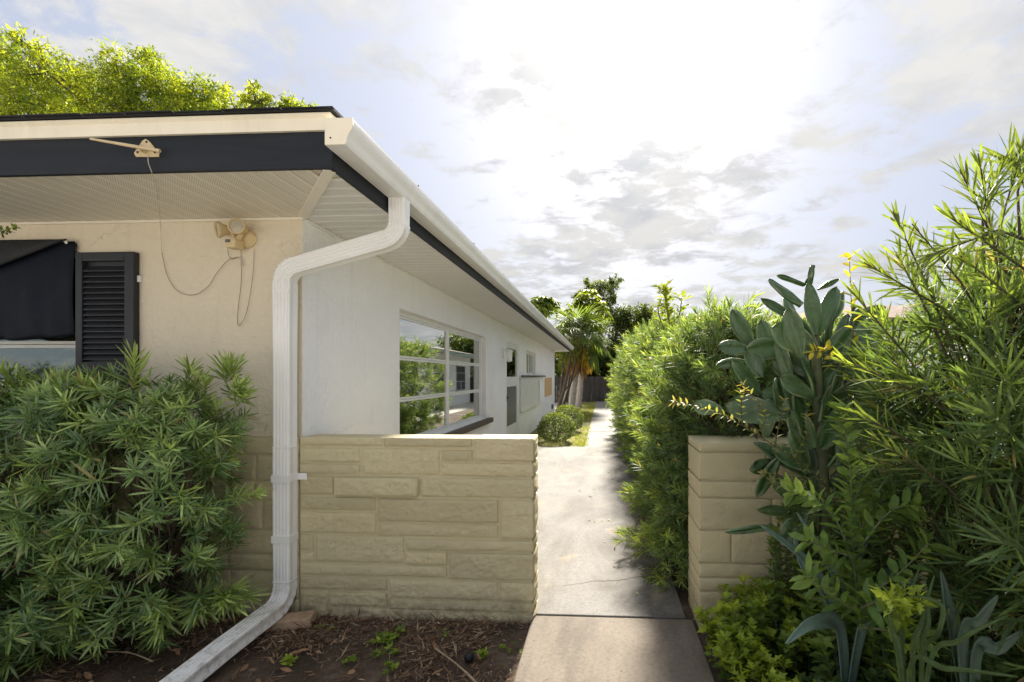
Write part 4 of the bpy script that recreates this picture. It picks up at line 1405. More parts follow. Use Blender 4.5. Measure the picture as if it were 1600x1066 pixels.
tuft_dir = np.repeat(unit(RNG.normal(0, .5, P0.shape)), rep, 0) * .35
tuft_new = np.repeat(RNG.beta(.8, 1.9, len(P0)), rep)
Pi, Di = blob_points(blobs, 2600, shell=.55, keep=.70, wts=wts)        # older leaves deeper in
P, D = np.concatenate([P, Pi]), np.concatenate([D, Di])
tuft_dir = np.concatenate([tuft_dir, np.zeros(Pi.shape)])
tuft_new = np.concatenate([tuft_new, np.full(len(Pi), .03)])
ok = (P[:, 2] > .04) & ~((P[:, 1] < 3.06) & (P[:, 2] < 1.15))
P, D, tuft_dir, tuft_new = P[ok], D[ok], tuft_dir[ok], tuft_new[ok]
dirs = unit(D * .75 + tuft_dir + np.array([-.05, -.12, .42]) + RNG.normal(0, .42, P.shape))
nr = P[:, 1] < 8.0
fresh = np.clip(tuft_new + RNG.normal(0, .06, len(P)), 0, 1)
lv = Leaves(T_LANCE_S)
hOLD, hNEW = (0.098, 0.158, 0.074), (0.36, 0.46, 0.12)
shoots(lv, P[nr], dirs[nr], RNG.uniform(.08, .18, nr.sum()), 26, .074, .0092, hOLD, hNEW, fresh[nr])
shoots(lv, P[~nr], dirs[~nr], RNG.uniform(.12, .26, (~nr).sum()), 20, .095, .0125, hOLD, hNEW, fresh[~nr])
# leaders above the clipped top
n_ = 26
yy = RNG.uniform(3.3, 8.5, n_)
q = np.stack([RNG.uniform(.75, 1.75, n_), yy, RNG.uniform(1.60, 1.78, n_) + .045 * (yy - 3)], 1)
shoots(lv, q, unit(np.array([0, 0, 1]) + RNG.normal(0, .18, (n_, 3))), RNG.uniform(.12, .34, n_), 40, .07, .0075, (.06, .09, .035), (.22, .28, .06), RNG.uniform(.1, .7, n_), spread=(1.0, .3))
# low sprays reaching over the slab
for px, py, Y, d in ((985, 842, 3.75, (-1, -.2, .1)), (1000, 850, 3.7, (-1, -.3, -.1)), (1010, 890, 3.35, (-.6, -.8, 0)), (1035, 905, 3.2, (-.3, -1, .1)), (985, 770, 4.6, (-1, 0, 0)), (1050, 880, 3.2, (-.3, -1, .2))):
    n_ = 3
    q = np.array([at(px + 18, py, Y)] * n_) + RNG.normal(0, .035, (n_, 3))
    shoots(lv, q, unit(np.array([d] * n_) + RNG.normal(0, .25, (n_, 3))), np.full(n_, .16), 26, .085, .009, (.06, .10, .035), NEW, np.full(n_, .45))
lv.build('foliage', M['leaf'], hg)
mb = MB()
for (c, q) in blobs[::3]:
    x_, y_ = c[0], c[1]
    for s in range(2):
        x0_, y0_ = x_ + RNG.uniform(-.1, .25), y_ + RNG.uniform(-.25, .25)
        mb.tube([(x0_, y0_, -.05), (x0_ + .04, y0_ - .03, .7), (x0_ - .05, y0_ + .04, 1.4), (x0_ + .03, y0_, 1.9)], [.03, .024, .015, .006], 6)
near = np.stack([P[:, 0] * .4 + .66, P[:, 1] + RNG.normal(0, .1, len(P)), P[:, 2] * RNG.uniform(.6, .9, len(P))], 1)
twigs(mb, P[nr], near[nr], .002, .006, every=4)
# one grey bare stem shows between the leaves
mb.tube([at(1110, 610, 3.05), at(1112, 570, 3.05), at(1113, 545, 3.1)], [.010, .009, .006], 6)
mb.build('branches', M['bark'], hg)['kind'] = 'stuff'

# ---- tall loose shrub close by on the right
sr = empty('podocarpus_tree', (1.35, 1.75, 0))
tag(sr, 'tall loose willow-leaved shrub filling the right edge of the view', 'shrub')
blobs = [((1.62, 1.75, 1.05), (.48, .52, .52)), ((1.50, 1.70, 1.42), (.40, .46, .36)), ((1.95, 1.75, 1.25), (.5, .55, .75)), ((1.85, 1.6, .70), (.45, .40, .35)), ((2.3, 1.9, 1.2), (.5, .5, .9)), ((1.95, 1.85, 1.70), (.42, .42, .30))]
P, D = blob_points(blobs, 1150, shell=.5, keep=.62)
ok = (P[:, 2] > .45)
P, D = P[ok], D[ok]
dirs = unit(D * .55 + np.array([-.1, -.10, .60]) + RNG.normal(0, .38, P.shape))
fresh = np.clip(RNG.beta(1.0, 2.8, len(P)) + .25 * np.clip(P[:, 2] - 1.3, 0, 1), 0, 1)
lv = Leaves(T_LANCE)
rOLD, rNEW = (0.075, 0.128, 0.055), (0.25, 0.34, 0.08)
shoots(lv, P, dirs, RNG.uniform(.10, .22, len(P)), 24, .128, .0092, rOLD, rNEW, fresh, spread=(1.2, .35))
mb = MB()
# long leaders with leaves all the way up: (base px, tip px, distance)
for (bx_, by_, tx_, ty_, Y, nl) in ((1560, 430, 1528, 240, 1.55, 60), (1500, 330, 1440, 310, 1.55, 0), (1560, 360, 1600, 225, 1.6, 30), (1600, 420, 1470, 330, 1.5, 44), (1545, 360, 1500, 265, 1.55, 30), (1535, 330, 1560, 265, 1.55, 26),
                                    (1470, 480, 1350, 410, 1.6, 46), (1450, 450, 1395, 330, 1.6, 40), (1440, 470, 1400, 395, 1.6, 30), (1500, 440, 1425, 350, 1.6, 34), (1590, 300, 1610, 230, 1.6, 30), (1600, 290, 1575, 240, 1.6, 24),
                                    (1420, 560, 1330, 455, 1.7, 36), (1450, 620, 1310, 560, 1.65, 34), (1560, 360, 1450, 400, 1.5, 36), (1600, 480, 1500, 400, 1.45, 40), (1440, 700, 1330, 640, 1.6, 30), (1480, 760, 1360, 680, 1.55, 30)):
    if not nl: continue
    a, b = np.array(at(bx_, by_, Y + .05)), np.array(at(tx_, ty_, Y))
    ln = np.linalg.norm(b - a)
    shoots(lv, a[None], unit((b - a)[None]), np.array([ln * .92]), nl, .100, .0088, (.065, .105, .040), (.24, .31, .06), np.array([.6]), spread=(1.05, .3))
    mb.tube([a - (b - a) * .6 + np.array([.05, .02, -.1]), a, b], [.006, .004, .002], 5, cap=False)
lv.build('foliage', M['leaf'], sr)
roots = [(1.62, 1.85, 0), (1.8, 1.75, 0), (2.0, 1.9, 0), (2.25, 1.9, 0)]
near = np.array([min(roots, key=lambda r: (r[0] - p[0]) ** 2 + (r[1] - p[1]) ** 2) for p in P])
near[:, 2] = P[:, 2] * RNG.uniform(.35, .8, len(P))
twigs(mb, P, near, .0025, .007, every=2)
for r in roots:
    mb.tube([(r[0], r[1], -.05), (r[0] + .02, r[1] - .02, .5), (r[0] - .04, r[1] - .05, 1.1), (r[0] - .03, r[1] - .08, 1.6)], [.034, .028, .018, .007], 8)
mb.build('branches', M['bark'], sr)['kind'] = 'stuff'

# ================================================================== PRICKLY PEAR
cact = empty('prickly_pear', (1.15, 2.45, 0))
tag(cact, 'tall prickly pear cactus with broad flat pads before the block stub', 'cactus')


def pad(base, tip, width, yaw=0.0, thick=.026, curl=0.10, seed=0, col=(0.055, 0.105, 0.055)):
    base, tip = Vector(base), Vector(tip)
    ax = tip - base
    L = ax.length
    t = ax / L
    nrm = Vector((math.sin(yaw), -math.cos(yaw), 0.0))
    nrm = (nrm - t * nrm.dot(t)).normalized()
    sd = t.cross(nrm)
    nu, nv = 16, 13
    V, C = [], []
    rs_ = random.Random(seed)
    ph = rs_.uniform(0, 6)
    for side in (1, -1):
        for i in range(nu + 1):
            u = i / nu
            w = width * .5 * (math.sin(math.pi * min(1, u * .93 + .07)) ** .62) * (.62 + .45 * u) * (1 if u < 1 else .0)
            if i == 0: w = width * .13
            for j in range(nv):
                v = -1 + 2 * j / (nv - 1)
                th = thick * .5 * math.sqrt(max(0, 1 - v * v)) * (1.15 - .5 * u) * min(1, (1.02 - u) * 6 + .1)
                wob = .006 * math.sin(u * 7 + ph) * v + .004 * math.sin(v * 5 + ph + u * 3)
                p = base + t * (u * L) + sd * (v * w) + nrm * (side * th + wob - curl * L * (u - .5) ** 2 + .08 * width * v * v)
                V.append(p)
                e_ = max(abs(v) ** 10, u ** 14) * (.45 + .55 * math.sin(u * 9 + v * 4 + ph))
                C.append(np.array(col) * (1 - e_) + np.array((.26, .28, .14)) * e_)
    n1 = (nu + 1) * nv
    idx = (np.arange(nu)[:, None] * nv + np.arange(nv - 1)[None, :]).ravel()
    f1 = np.stack([idx, idx + 1, idx + nv + 1, idx + nv], 1)
    F = np.concatenate([f1, f1[:, ::-1] + n1])
    # rim and ends
    rim = []
    for i in range(nu):
        for j in (0, nv - 1):
            a, b = i * nv + j, (i + 1) * nv + j
            rim.append((a, b, b + n1, a + n1))
    F = np.concatenate([F, np.array(rim)])
    var = rs_.uniform(.8, 1.25)
    o = link('pad', np_mesh('pad', V, F, smooth=True, col=np.array(C) * var), M['cactus_skin'], cact)
    return o


m, nt, b = new_mat('cactus_skin')
at_ = node(nt, 'ShaderNodeAttribute', attribute_name='col')
co = obj_co(nt)
v = node(nt, 'ShaderNodeTexVoronoi', i_Scale=30.0)
nt.links.new(co, v.inputs['Vector'])
cc = mix_c(nt, 1.0, at_.outputs['Color'], ramp(nt, noise(nt, co, 12, 6, 0.65), [(0.3, (.7, .75, .7)), (0.7, (1.35, 1.3, 1.2))]), 'MULTIPLY')
cc = mix_c(nt, ramp(nt, noise(nt, obj_co(nt, (3, 3, .8)), 9, 8, .7, .6), [(0.56, (0, 0, 0)), (0.72, (.6,) * 3)]), cc, (.20, .22, .16))
cc = mix_c(nt, ramp(nt, v.outputs['Distance'], [(0.10, (.7,) * 3), (0.18, (0, 0, 0))]), cc, (.20, .19, .10))
nt.links.new(cc, b.inputs['Base Color'])
b.inputs['Roughness'].default_value = .36
b.inputs['Specular IOR Level'].default_value = .65
pb = bump(nt, b, noise(nt, co, 14, 6, .65, .8), .5, .02)
bump(nt, b, noise(nt, co, 70, 5, .65), .35, .006, pb)
M['cactus_skin'] = m

# trunk
MB().tube([(1.20, 2.46, -.05), at(1288, 800, 2.45), at(1281, 680, 2.44), at(1278, 600, 2.43), at(1273, 520, 2.42)], [.040, .034, .030, .027, .020], 10).build('trunk', M['bark_green'], cact, smooth=True)
pads = [  # base px, tip px, distance, width m, yaw
    (1273, 524, 1263, 441, 2.40, .125, .15), (1264, 444, 1270, 414, 2.40, .05, .9), (1252, 478, 1200, 438, 2.42, .085, .5), (1258, 446, 1214, 430, 2.43, .035, .3), (1278, 452, 1312, 436, 2.42, .04, -.6),
    (1279, 522, 1308, 448, 2.45, .11, -.7), (1300, 500, 1318, 455, 2.55, .10, .4), (1250, 505, 1189, 466, 2.46, .06, .2), (1270, 545, 1204, 512, 2.38, .19, .25), (1235, 545, 1165, 545, 2.45, .14, .6),
    (1172, 548, 1122, 540, 2.47, .10, .2), (1165, 565, 1120, 570, 2.48, .07, .7), (1310, 520, 1385, 480, 2.55, .13, .2), (1290, 560, 1345, 520, 2.5, .18, -.4), (1345, 525, 1392, 500, 2.5, .11, .3),
    (1275, 600, 1205, 560, 2.42, .15, -.3), (1268, 620, 1218, 590, 2.36, .13, .8), (1275, 620, 1245, 540, 2.38, .11, .9), (1280, 600, 1330, 560, 2.45, .16, .4), (1295, 590, 1350, 585, 2.52, .15, -.2),
    (1262, 640, 1208, 640, 2.40, .15, .3), (1255, 660, 1225, 585, 2.42, .12, .2), (1222, 650, 1132, 632, 2.40, .17, .15), (1128, 640, 1082, 634, 2.45, .10, .3), (1270, 700, 1236, 640, 2.36, .14, -.5),
    (1280, 700, 1318, 640, 2.40, .16, -.3), (1290, 720, 1345, 680, 2.45, .16, .2), (1272, 735, 1205, 700, 2.38, .12, .6), (1262, 740, 1235, 670, 2.34, .10, .2), (1262, 745, 1180, 690, 2.44, .11, 1.0),
    (1215, 715, 1180, 775, 2.40, .11, .4), (1205, 720, 1172, 735, 2.46, .10, .8), (1250, 800, 1182, 796, 2.44, .07, .3), (1210, 822, 1133, 832, 2.46, .055, .5), (1265, 790, 1222, 850, 2.40, .13, -.5),
    (1275, 850, 1232, 800, 2.42, .15, .2), (1292, 800, 1350, 760, 2.45, .17, .1), (1290, 870, 1340, 820, 2.45, .17, -.4), (1280, 660, 1300, 600, 2.35, .12, .7), (1320, 560, 1370, 540, 2.55, .12, .6)]
rs = random.Random(77)
for (bx_, by_, tx_, ty_) in ((1276, 640, 1268, 560), (1282, 700, 1290, 625), (1270, 770, 1262, 690), (1284, 850, 1278, 770), (1250, 560, 1232, 480), (1290, 540, 1298, 470), (1310, 570, 1325, 490), (1330, 600, 1348, 530), (1235, 600, 1215, 530), (1225, 660, 1212, 590),
                             (1255, 690, 1240, 615), (1300, 660, 1318, 585), (1310, 730, 1330, 650), (1205, 560, 1190, 500), (1190, 590, 1168, 540), (1345, 560, 1362, 495), (1240, 520, 1226, 462)):
    pads.append((bx_, by_, tx_, ty_, rs.uniform(2.32, 2.56), rs.uniform(.085, .125), rs.uniform(-.9, .9)))
for k in range(26):
    bx0, by0, sg = rs.uniform(1170, 1370), rs.uniform(540, 720), rs.choice((-1, 1))
    pads.append((bx0, by0, bx0 + sg * rs.uniform(5, 45), by0 - rs.uniform(35, 85), rs.uniform(2.40, 2.60), rs.uniform(.08, .125), rs.uniform(-1.0, 1.0)))
for k in range(22):
    by = rs.uniform(540, 860)
    sd_ = rs.choice((-1, 1, 1))
    pads.append((1278 + sd_ * rs.uniform(0, 34), by, 1278 + sd_ * rs.uniform(25, 95), by - rs.uniform(15, 80), rs.uniform(2.36, 2.58), rs.uniform(.085, .135), rs.uniform(-1.0, 1.0)))
for i, (bx_, by_, tx_, ty_, Y, w, yaw) in enumerate(pads):
    rs_ = random.Random(i)
    dy = rs_.uniform(-.05, .05)
    pad(at(bx_, by_, Y), at(tx_, ty_, min(2.60, Y + dy)), w * .98, yaw + rs_.uniform(-.2, .2), seed=i, curl=rs_.uniform(-.05, .22), col=(.050, .105, .038) if i % 4 else (.075, .135, .052))

# ================================================================== AGAVE AND STRAP LEAVES
def strap(name, parent, base, pts, width, mat, col, trough=.25, n=22, profile=None):
    path_ = spline([base] + pts, 8)
    m_ = len(path_)
    V, C = [], []
    nv = 5
    for i, p in enumerate(path_):
        u = i / (m_ - 1)
        t = (path_[min(i + 1, m_ - 1)] - path_[max(i - 1, 0)]).normalized()
        sd = t.cross(Vector((0.15, -1, .35))).normalized()
        nn = sd.cross(t)
        w = width * .5 * (profile(u) if profile else (.55 + .75 * u if u < .55 else (.9625) * (1 - (u - .55) / .45) ** .8) + .01)
        for j in range(nv):
            v = -1 + 2 * j / (nv - 1)
            V.append(p + sd * v * w + nn * (v * v * w * trough))
            C.append(np.array(col) * (1 + .12 * math.sin(u * 9 + j)))
    idx = (np.arange(m_ - 1)[:, None] * nv + np.arange(nv - 1)[None, :]).ravel()
    o = link(name, np_mesh(name, V, np.stack([idx, idx + nv, idx + nv + 1, idx + 1], 1), smooth=True, col=np.array(C)), mat, parent)
    s = o.modifiers.new('thick', 'SOLIDIFY'); s.thickness = .006; s.offset = 0
    return o


ag = empty('agave', (1.04, 2.0, 0))
tag(ag, 'blue-green agave with broad arching sword leaves below the cactus', 'agave')
agb = Vector((1.04, 2.0, .0))
AC = (.135, .205, .165)
for pts, w in (([at(1300, 960, 2.0), at(1262, 880, 1.97), at(1188, 820, 1.93)], .085), ([at(1320, 950, 2.05), at(1288, 870, 2.08), at(1245, 800, 2.12)], .075), ([at(1325, 960, 2.1), at(1335, 890, 2.15), at(1368, 815, 2.2)], .07),
               ([at(1310, 985, 1.9), at(1270, 972, 1.72), at(1228, 1006, 1.62)], .10), ([at(1290, 940, 2.1), at(1252, 880, 2.2), at(1240, 830, 2.28)], .07), ([at(1345, 980, 1.9), at(1390, 930, 1.85), at(1440, 900, 1.8)], .085), ([at(1345, 960, 2.1), at(1400, 880, 2.15), at(1445, 830, 2.2)], .08)):
    strap('leaf', ag, agb, pts, w * .62, M['succulent'], AC, trough=.55, profile=lambda u: (.5 + .9 * u if u < .5 else .95 * (1 - (u - .5) / .5) ** .75) + .01)

ag2 = empty('agave', (1.27, 1.60, 0))
tag(ag2, 'dark agave with stiff upright leaves at the lower right corner', 'agave')
b2 = Vector((1.27, 1.60, .0))
for pts, w in (([at(1490, 1000, 1.6), at(1480, 950, 1.6), at(1470, 890, 1.62)], .09), ([at(1500, 1010, 1.55), at(1530, 965, 1.5), at(1560, 930, 1.48)], .08), ([at(1520, 1030, 1.55), at(1560, 1010, 1.5), at(1600, 985, 1.48)], .08)):
    strap('leaf', ag2, b2, pts, w * .6, M['succulent'], (.07, .11, .075), trough=.55)

sl = empty('strap_leaf_plant', (.99, 1.48, 0))
tag(sl, 'clump of long thin grassy strap leaves beneath the tall shrub', 'plant')
b3 = Vector((.99, 1.48, .0))
for pts, w in (([at(1405, 1040, 1.45), at(1395, 990, 1.45), at(1388, 955, 1.45)], .030), ([at(1425, 1040, 1.45), at(1440, 970, 1.45), at(1460, 900, 1.5)], .022), ([at(1440, 1040, 1.45), at(1465, 990, 1.4), at(1472, 950, 1.4), at(1450, 935, 1.4), at(1420, 932, 1.4)], .020),
               ([at(1450, 1045, 1.4), at(1500, 1000, 1.35), at(1575, 962, 1.3)], .020), ([at(1420, 1050, 1.35), at(1480, 1045, 1.25), at(1590, 1058, 1.15)], .020), ([at(1410, 1020, 1.5), at(1420, 940, 1.55), at(1440, 880, 1.6)], .018), ([at(1440, 1020, 1.5), at(1450, 970, 1.5), at(1445, 900, 1.55)], .024)):
    strap('leaf', sl, b3, pts, w * .7, M['leaf'], (.085, .135, .045), trough=.5, profile=lambda u: .8 + .3 * u if u < .6 else .98 * (1 - (u - .6) / .4) + .02)

# ================================================================== LEAFY WEEDS ON THE RIGHT
def leafy(name, label, cat, stems, tmpl, L, W, c_old, c_new, per, mat, fresh=.4, group=None, stem_r=.004, spread=1.0, young=None, stem_mat='bark_green', opp=True):
    o = empty(name, stems[0][0])
    tag(o, label, cat, group)
    lv = Leaves(tmpl)
    mb = MB()
    for st in stems:
        ps_ = spline(st, 6)
        mb.tube(ps_, [stem_r * (1 - .7 * i / len(ps_)) for i in range(len(ps_))], 5, cap=False)
        tot = sum((ps_[i + 1] - ps_[i]).length for i in range(len(ps_) - 1))
        n = max(3, int(tot * per))
        for k in range(n):
            u = (k + .7) / n
            f = u * (len(ps_) - 1)
            i = min(int(f), len(ps_) - 2)
            p = ps_[i].lerp(ps_[i + 1], f - i)
            t = (ps_[i + 1] - ps_[i]).normalized()
            e1, e2 = perp(np.array([t]))
            a = k * (math.pi / 2 if opp else 2.4) + RNG.uniform(-.4, .4)
            reps = (0, math.pi) if opp else (0,)
            if k == n - 1: reps = (0, 1.5, 3.1, 4.6)
            for da in reps:
                r_ = e1[0] * math.cos(a + da) + e2[0] * math.sin(a + da)
                d = np.array(t) * .55 + r_ * spread + np.array([0, 0, .12])
                fr_ = np.clip((fresh if young is None else young) * u ** 2 + fresh * RNG.uniform(-.4, .6), 0, 1)
                c = np.array(c_old) * (1 - fr_) + np.array(c_new) * fr_
                lv.add(np.array([p]), d[None], L * RNG.uniform(.65, 1.15), W * RNG.uniform(.8, 1.15), c * RNG.uniform(.8, 1.2), roll=.35, bend=RNG.uniform(-.3, .05))
    lv.build('foliage', M[mat], o)
    mb.build('stems', M[stem_mat], o)['kind'] = 'stuff'
    return o


def bush_stems(cx_, cy_, r, n, h, seed, lean=(0, 0)):
    rs_ = random.Random(seed)
    out = []
    for k in range(n):
        a = rs_.uniform(0, 6.283)
        q = r * math.sqrt(rs_.random())
        x, y = cx_ + math.cos(a) * q, cy_ + math.sin(a) * q
        hh = h * rs_.uniform(.55, 1.05) * (1 - .35 * (q / r) ** 2)
        b = Vector((cx_ + math.cos(a) * q * .45, cy_ + math.sin(a) * q * .45, -.01))
        out.append([b, Vector((x * .6 + b.x * .4, y * .6 + b.y * .4, hh * .55)), Vector((x + lean[0] * hh, y + lean[1] * hh, hh))])
    return out


LIME_O, LIME_N = (.08, .145, .03), (.34, .42, .04)
leafy('groundcover_bush', 'lime-tipped low lobed-leaf bush spilling onto the path slab', 'bush', bush_stems(.80, 2.38, .30, 62, .42, 1) + bush_stems(.66, 2.22, .16, 22, .27, 7), T_LOBE, .055, .034, LIME_O, LIME_N, 34, 'leaf', fresh=.30, young=.75, stem_r=.003)
leafy('groundcover_bush', 'mid green lobed-leaf bush at the foot of the agave', 'bush', bush_stems(1.02, 2.28, .28, 60, .52, 2), T_LOBE, .055, .032, (.065, .12, .03), (.24, .33, .05), 32, 'leaf', fresh=.25, young=.5, stem_r=.003)
leafy('groundcover_bush', 'lime green sprig bush low at the path edge', 'bush', bush_stems(.74, 1.98, .17, 26, .24, 3), T_LOBE, .060, .036, (.11, .175, .03), (.36, .44, .04), 36, 'leaf', fresh=.45, young=.7, stem_r=.003)
leafy('jasmine_bush', 'dull green round-leaved bush at the bottom below the agave', 'bush', bush_stems(1.00, 1.78, .26, 70, .26, 4) + bush_stems(1.25, 1.80, .2, 30, .24, 14), T_OVAL, .050, .030, (.055, .105, .045), (.17, .26, .09), 36, 'leaf', fresh=.35, stem_r=.003)
leafy('sapling', 'pale green pointed-leaf sapling rising before the block stub', 'sapling',
      [[at(1345, 985, 1.75), at(1335, 880, 1.8), at(1330, 760, 1.82), at(1318, 640, 1.85)], [at(1340, 900, 1.8), at(1310, 820, 1.82), at(1275, 780, 1.85), at(1235, 770, 1.88)], [at(1340, 860, 1.8), at(1390, 800, 1.75), at(1430, 790, 1.7)], [at(1340, 940, 1.75), at(1400, 900, 1.7), at(1450, 850, 1.65)],
       [at(1330, 800, 1.82), at(1360, 720, 1.85), at(1390, 690, 1.9)], [at(1345, 960, 1.75), at(1300, 930, 1.72), at(1260, 900, 1.72)], [at(1335, 870, 1.8), at(1300, 860, 1.8), at(1260, 845, 1.8)], [at(1350, 980, 1.7), at(1420, 990, 1.6), at(1440, 1000, 1.6)], [at(1340, 840, 1.85), at(1360, 800, 1.9), at(1390, 760, 1.9)],
       [at(1345, 950, 1.7), at(1375, 940, 1.6), at(1400, 960, 1.55)], [at(1345, 930, 1.8), at(1320, 900, 1.85), at(1290, 880, 1.9)]],
      T_OVAL, .082, .033, (.13, .22, .06), (.32, .42, .10), 48, 'leaf', fresh=.35, stem_r=.0045)
leafy('lime_sprig', 'bright lime cluster of young leaves above the strap leaves', 'plant', [[Vector((1.03, 1.60, 0)), at(1405, 1010, 1.56), at(1408, 955, 1.50), at(1412, 940, 1.46)], [at(1406, 970, 1.5), at(1395, 950, 1.46), at(1392, 935, 1.42)], [at(1408, 965, 1.5), at(1430, 945, 1.46), at(1438, 940, 1.42)], [at(1408, 955, 1.5), at(1415, 930, 1.5), at(1412, 922, 1.5)]], T_LOBE, .060, .026, (.20, .28, .04), (.36, .43, .05), 55, 'leaf', fresh=.6, stem_r=.003)
leafy('privet_bush', 'dark green oval-leaved bush between the agaves', 'bush', bush_stems(1.30, 1.74, .26, 70, .62, 24), T_OVAL, .058, .026, (.05, .095, .035), (.15, .23, .06), 32, 'leaf', fresh=.3, stem_r=.003)
leafy('privet_bush', 'shaded oval-leaved bush under the tall shrub at the frame edge', 'bush', bush_stems(1.60, 1.42, .3, 46, .48, 25), T_OVAL, .058, .026, (.04, .08, .03), (.12, .19, .05), 30, 'leaf', fresh=.25, stem_r=.003)
leafy('tangle_shrub', 'dark twiggy oval-leaved shrub tangled round the cactus foot', 'shrub', bush_stems(1.30, 2.36, .26, 44, 1.0, 31) + bush_stems(1.62, 2.30, .3, 40, 1.15, 32), T_OVAL, .055, .024, (.075, .125, .05), (.22, .31, .09), 30, 'leaf', fresh=.3, stem_r=.0035)
leafy('tangle_shrub', 'small-leaved twiggy shrub climbing over the right of the block stub', 'shrub', bush_stems(1.02, 2.44, .16, 40, .92, 35) + bush_stems(1.25, 2.20, .2, 30, 1.2, 36), T_OVAL, .042, .019, (.09, .15, .05), (.30, .38, .10), 34, 'leaf', fresh=.35, stem_r=.003)
leafy('tangle_shrub', 'brighter green leafy shrub filling the gap right of the lime bush', 'shrub', bush_stems(1.12, 2.05, .22, 50, .62, 33), T_OVAL, .065, .030, (.11, .185, .05), (.34, .44, .09), 34, 'leaf', fresh=.35, stem_r=.003)
ORG_N = (.42, .28, .14)
leafy('arching_branch', 'thin arching branch of tiny leaves reaching left over the stub', 'branch',
      [[at(1335, 870, 2.2), at(1290, 760, 2.15), at(1200, 690, 2.1), at(1120, 645, 2.05), at(1052, 628, 2.0)], [at(1180, 680, 2.1), at(1195, 650, 2.08), at(1160, 600, 2.05)], [at(1210, 700, 2.1), at(1220, 650, 2.1), at(1225, 625, 2.1)], [at(1160, 665, 2.08), at(1158, 630, 2.05), at(1160, 612, 2.05)],
       [at(1270, 750, 2.13), at(1230, 745, 2.1), at(1190, 740, 2.08)], [at(1240, 720, 2.12), at(1260, 680, 2.1), at(1262, 650, 2.1)], [at(1300, 780, 2.15), at(1250, 770, 2.1), at(1205, 752, 2.05)]],
      T_OVAL, .034, .013, (.16, .21, .06), ORG_N, 44, 'leaf', fresh=.18, young=.38, stem_r=.0032, stem_mat='bark')
leafy('upright_twig', 'upright twig with yellow leaves and red tip above the cactus', 'branch',
      [[at(1345, 860, 2.1), at(1345, 700, 2.15), at(1335, 560, 2.2), at(1330, 470, 2.2), at(1327, 402, 2.2)], [at(1338, 600, 2.18), at(1315, 575, 2.15), at(1290, 545, 2.12)], [at(1340, 650, 2.18), at(1300, 560, 2.12), at(1270, 550, 2.1)]],
      T_OVAL, .058, .024, (.28, .34, .04), (.60, .42, .06), 24, 'leaf', fresh=.3, young=.6, stem_r=.004, stem_mat='bark', opp=False)

# broad pale shrub showing over the hedge
leafy('broadleaf_shrub', 'yellow-green broad-leaved shrub sticking up above the hedge top', 'shrub',
      [[Vector((.95, 6.3, 0)), at(1052, 560, 6.3), at(1045, 500, 6.2), at(1040, 455, 6.1)], [at(1050, 540, 6.2), at(1032, 500, 6.1), at(1028, 480, 6.0)], [at(1052, 520, 6.2), at(1062, 490, 6.2), at(1065, 465, 6.2)], [at(1045, 500, 6.1), at(1040, 470, 6.1), at(1036, 450, 6.1)]],
      T_LOBE, .17, .075, (.14, .20, .035), (.30, .34, .04), 20, 'leaf', fresh=.6, stem_r=.014)

# ================================================================== LEFT TREE, BEHIND THE ROOF
def tree(name, label, trunk_pts, trunk_r, clumps, nleaf, L, W, c0, c1, mat='leaf_tree', limb_mat='bark', tmpl=T_RHOMB, cat='tree', fresh=None, lim=.34):
    o = empty(name, trunk_pts[0])
    tag(o, label, cat)
    lv = Leaves(tmpl)
    mb = MB()
    tp = spline(trunk_pts, 5)
    mb.tube(tp, [trunk_r * (1 - .75 * i / len(tp)) for i in range(len(tp))], 10)
    tot = sum((r[0] * r[1] * r[2]) ** .7 for _, r in clumps)
    for c, r in clumps:
        n = max(40, int(nleaf * (r[0] * r[1] * r[2]) ** .7 / tot))
        m_ = max(5, n // 26)
        # twig centres inside the clump, leaves round each twig: gaps stay open between them
        u = unit(RNG.normal(size=(m_, 3)))
        tw = np.array(c) + u * np.array(r) * (RNG.rand(m_, 1) ** .45)
        i = RNG.randint(0, m_, n)
        p = tw[i] + RNG.normal(0, 1, (n, 3)) * np.array(r) * .14
        d = unit(RNG.normal(size=(n, 3)) + (p - np.array(c)) * .6 + np.array([0, 0, -.25]))
        f = np.clip(RNG.beta(1.6, 1.8, m_)[i] + RNG.normal(0, .12, n), 0, 1) if fresh is None else np.clip(fresh + RNG.normal(0, .15, n), 0, 1)
        lv.add(p, d, L * RNG.uniform(.6, 1.3, n), W * RNG.uniform(.7, 1.2, n), lerp(c0, c1, f) * RNG.uniform(.8, 1.2, (n, 1)), roll=.9)
        b0 = min(tp, key=lambda q: (q - Vector(c)).length + max(0, q.z - c[2]) * 2)
        cv = Vector(c)
        mb.tube(spline([b0, b0.lerp(cv, .5) + Vector((0, 0, -.05 * (cv - b0).length)), cv], 4), [trunk_r * lim * (1 - .085 * k_) for k_ in range(9)], 6, cap=False)
        for q in tw[::max(1, m_ // 10)]:
            mb.tube([cv, cv.lerp(Vector(q), .55) + Vector((0, 0, -.03)), Vector(q)], [trunk_r * .07, trunk_r * .045, trunk_r * .02], 4, cap=False)
    lv.build('crown', M[mat], o)
    mb.build('trunk', M[limb_mat], o)
    return o


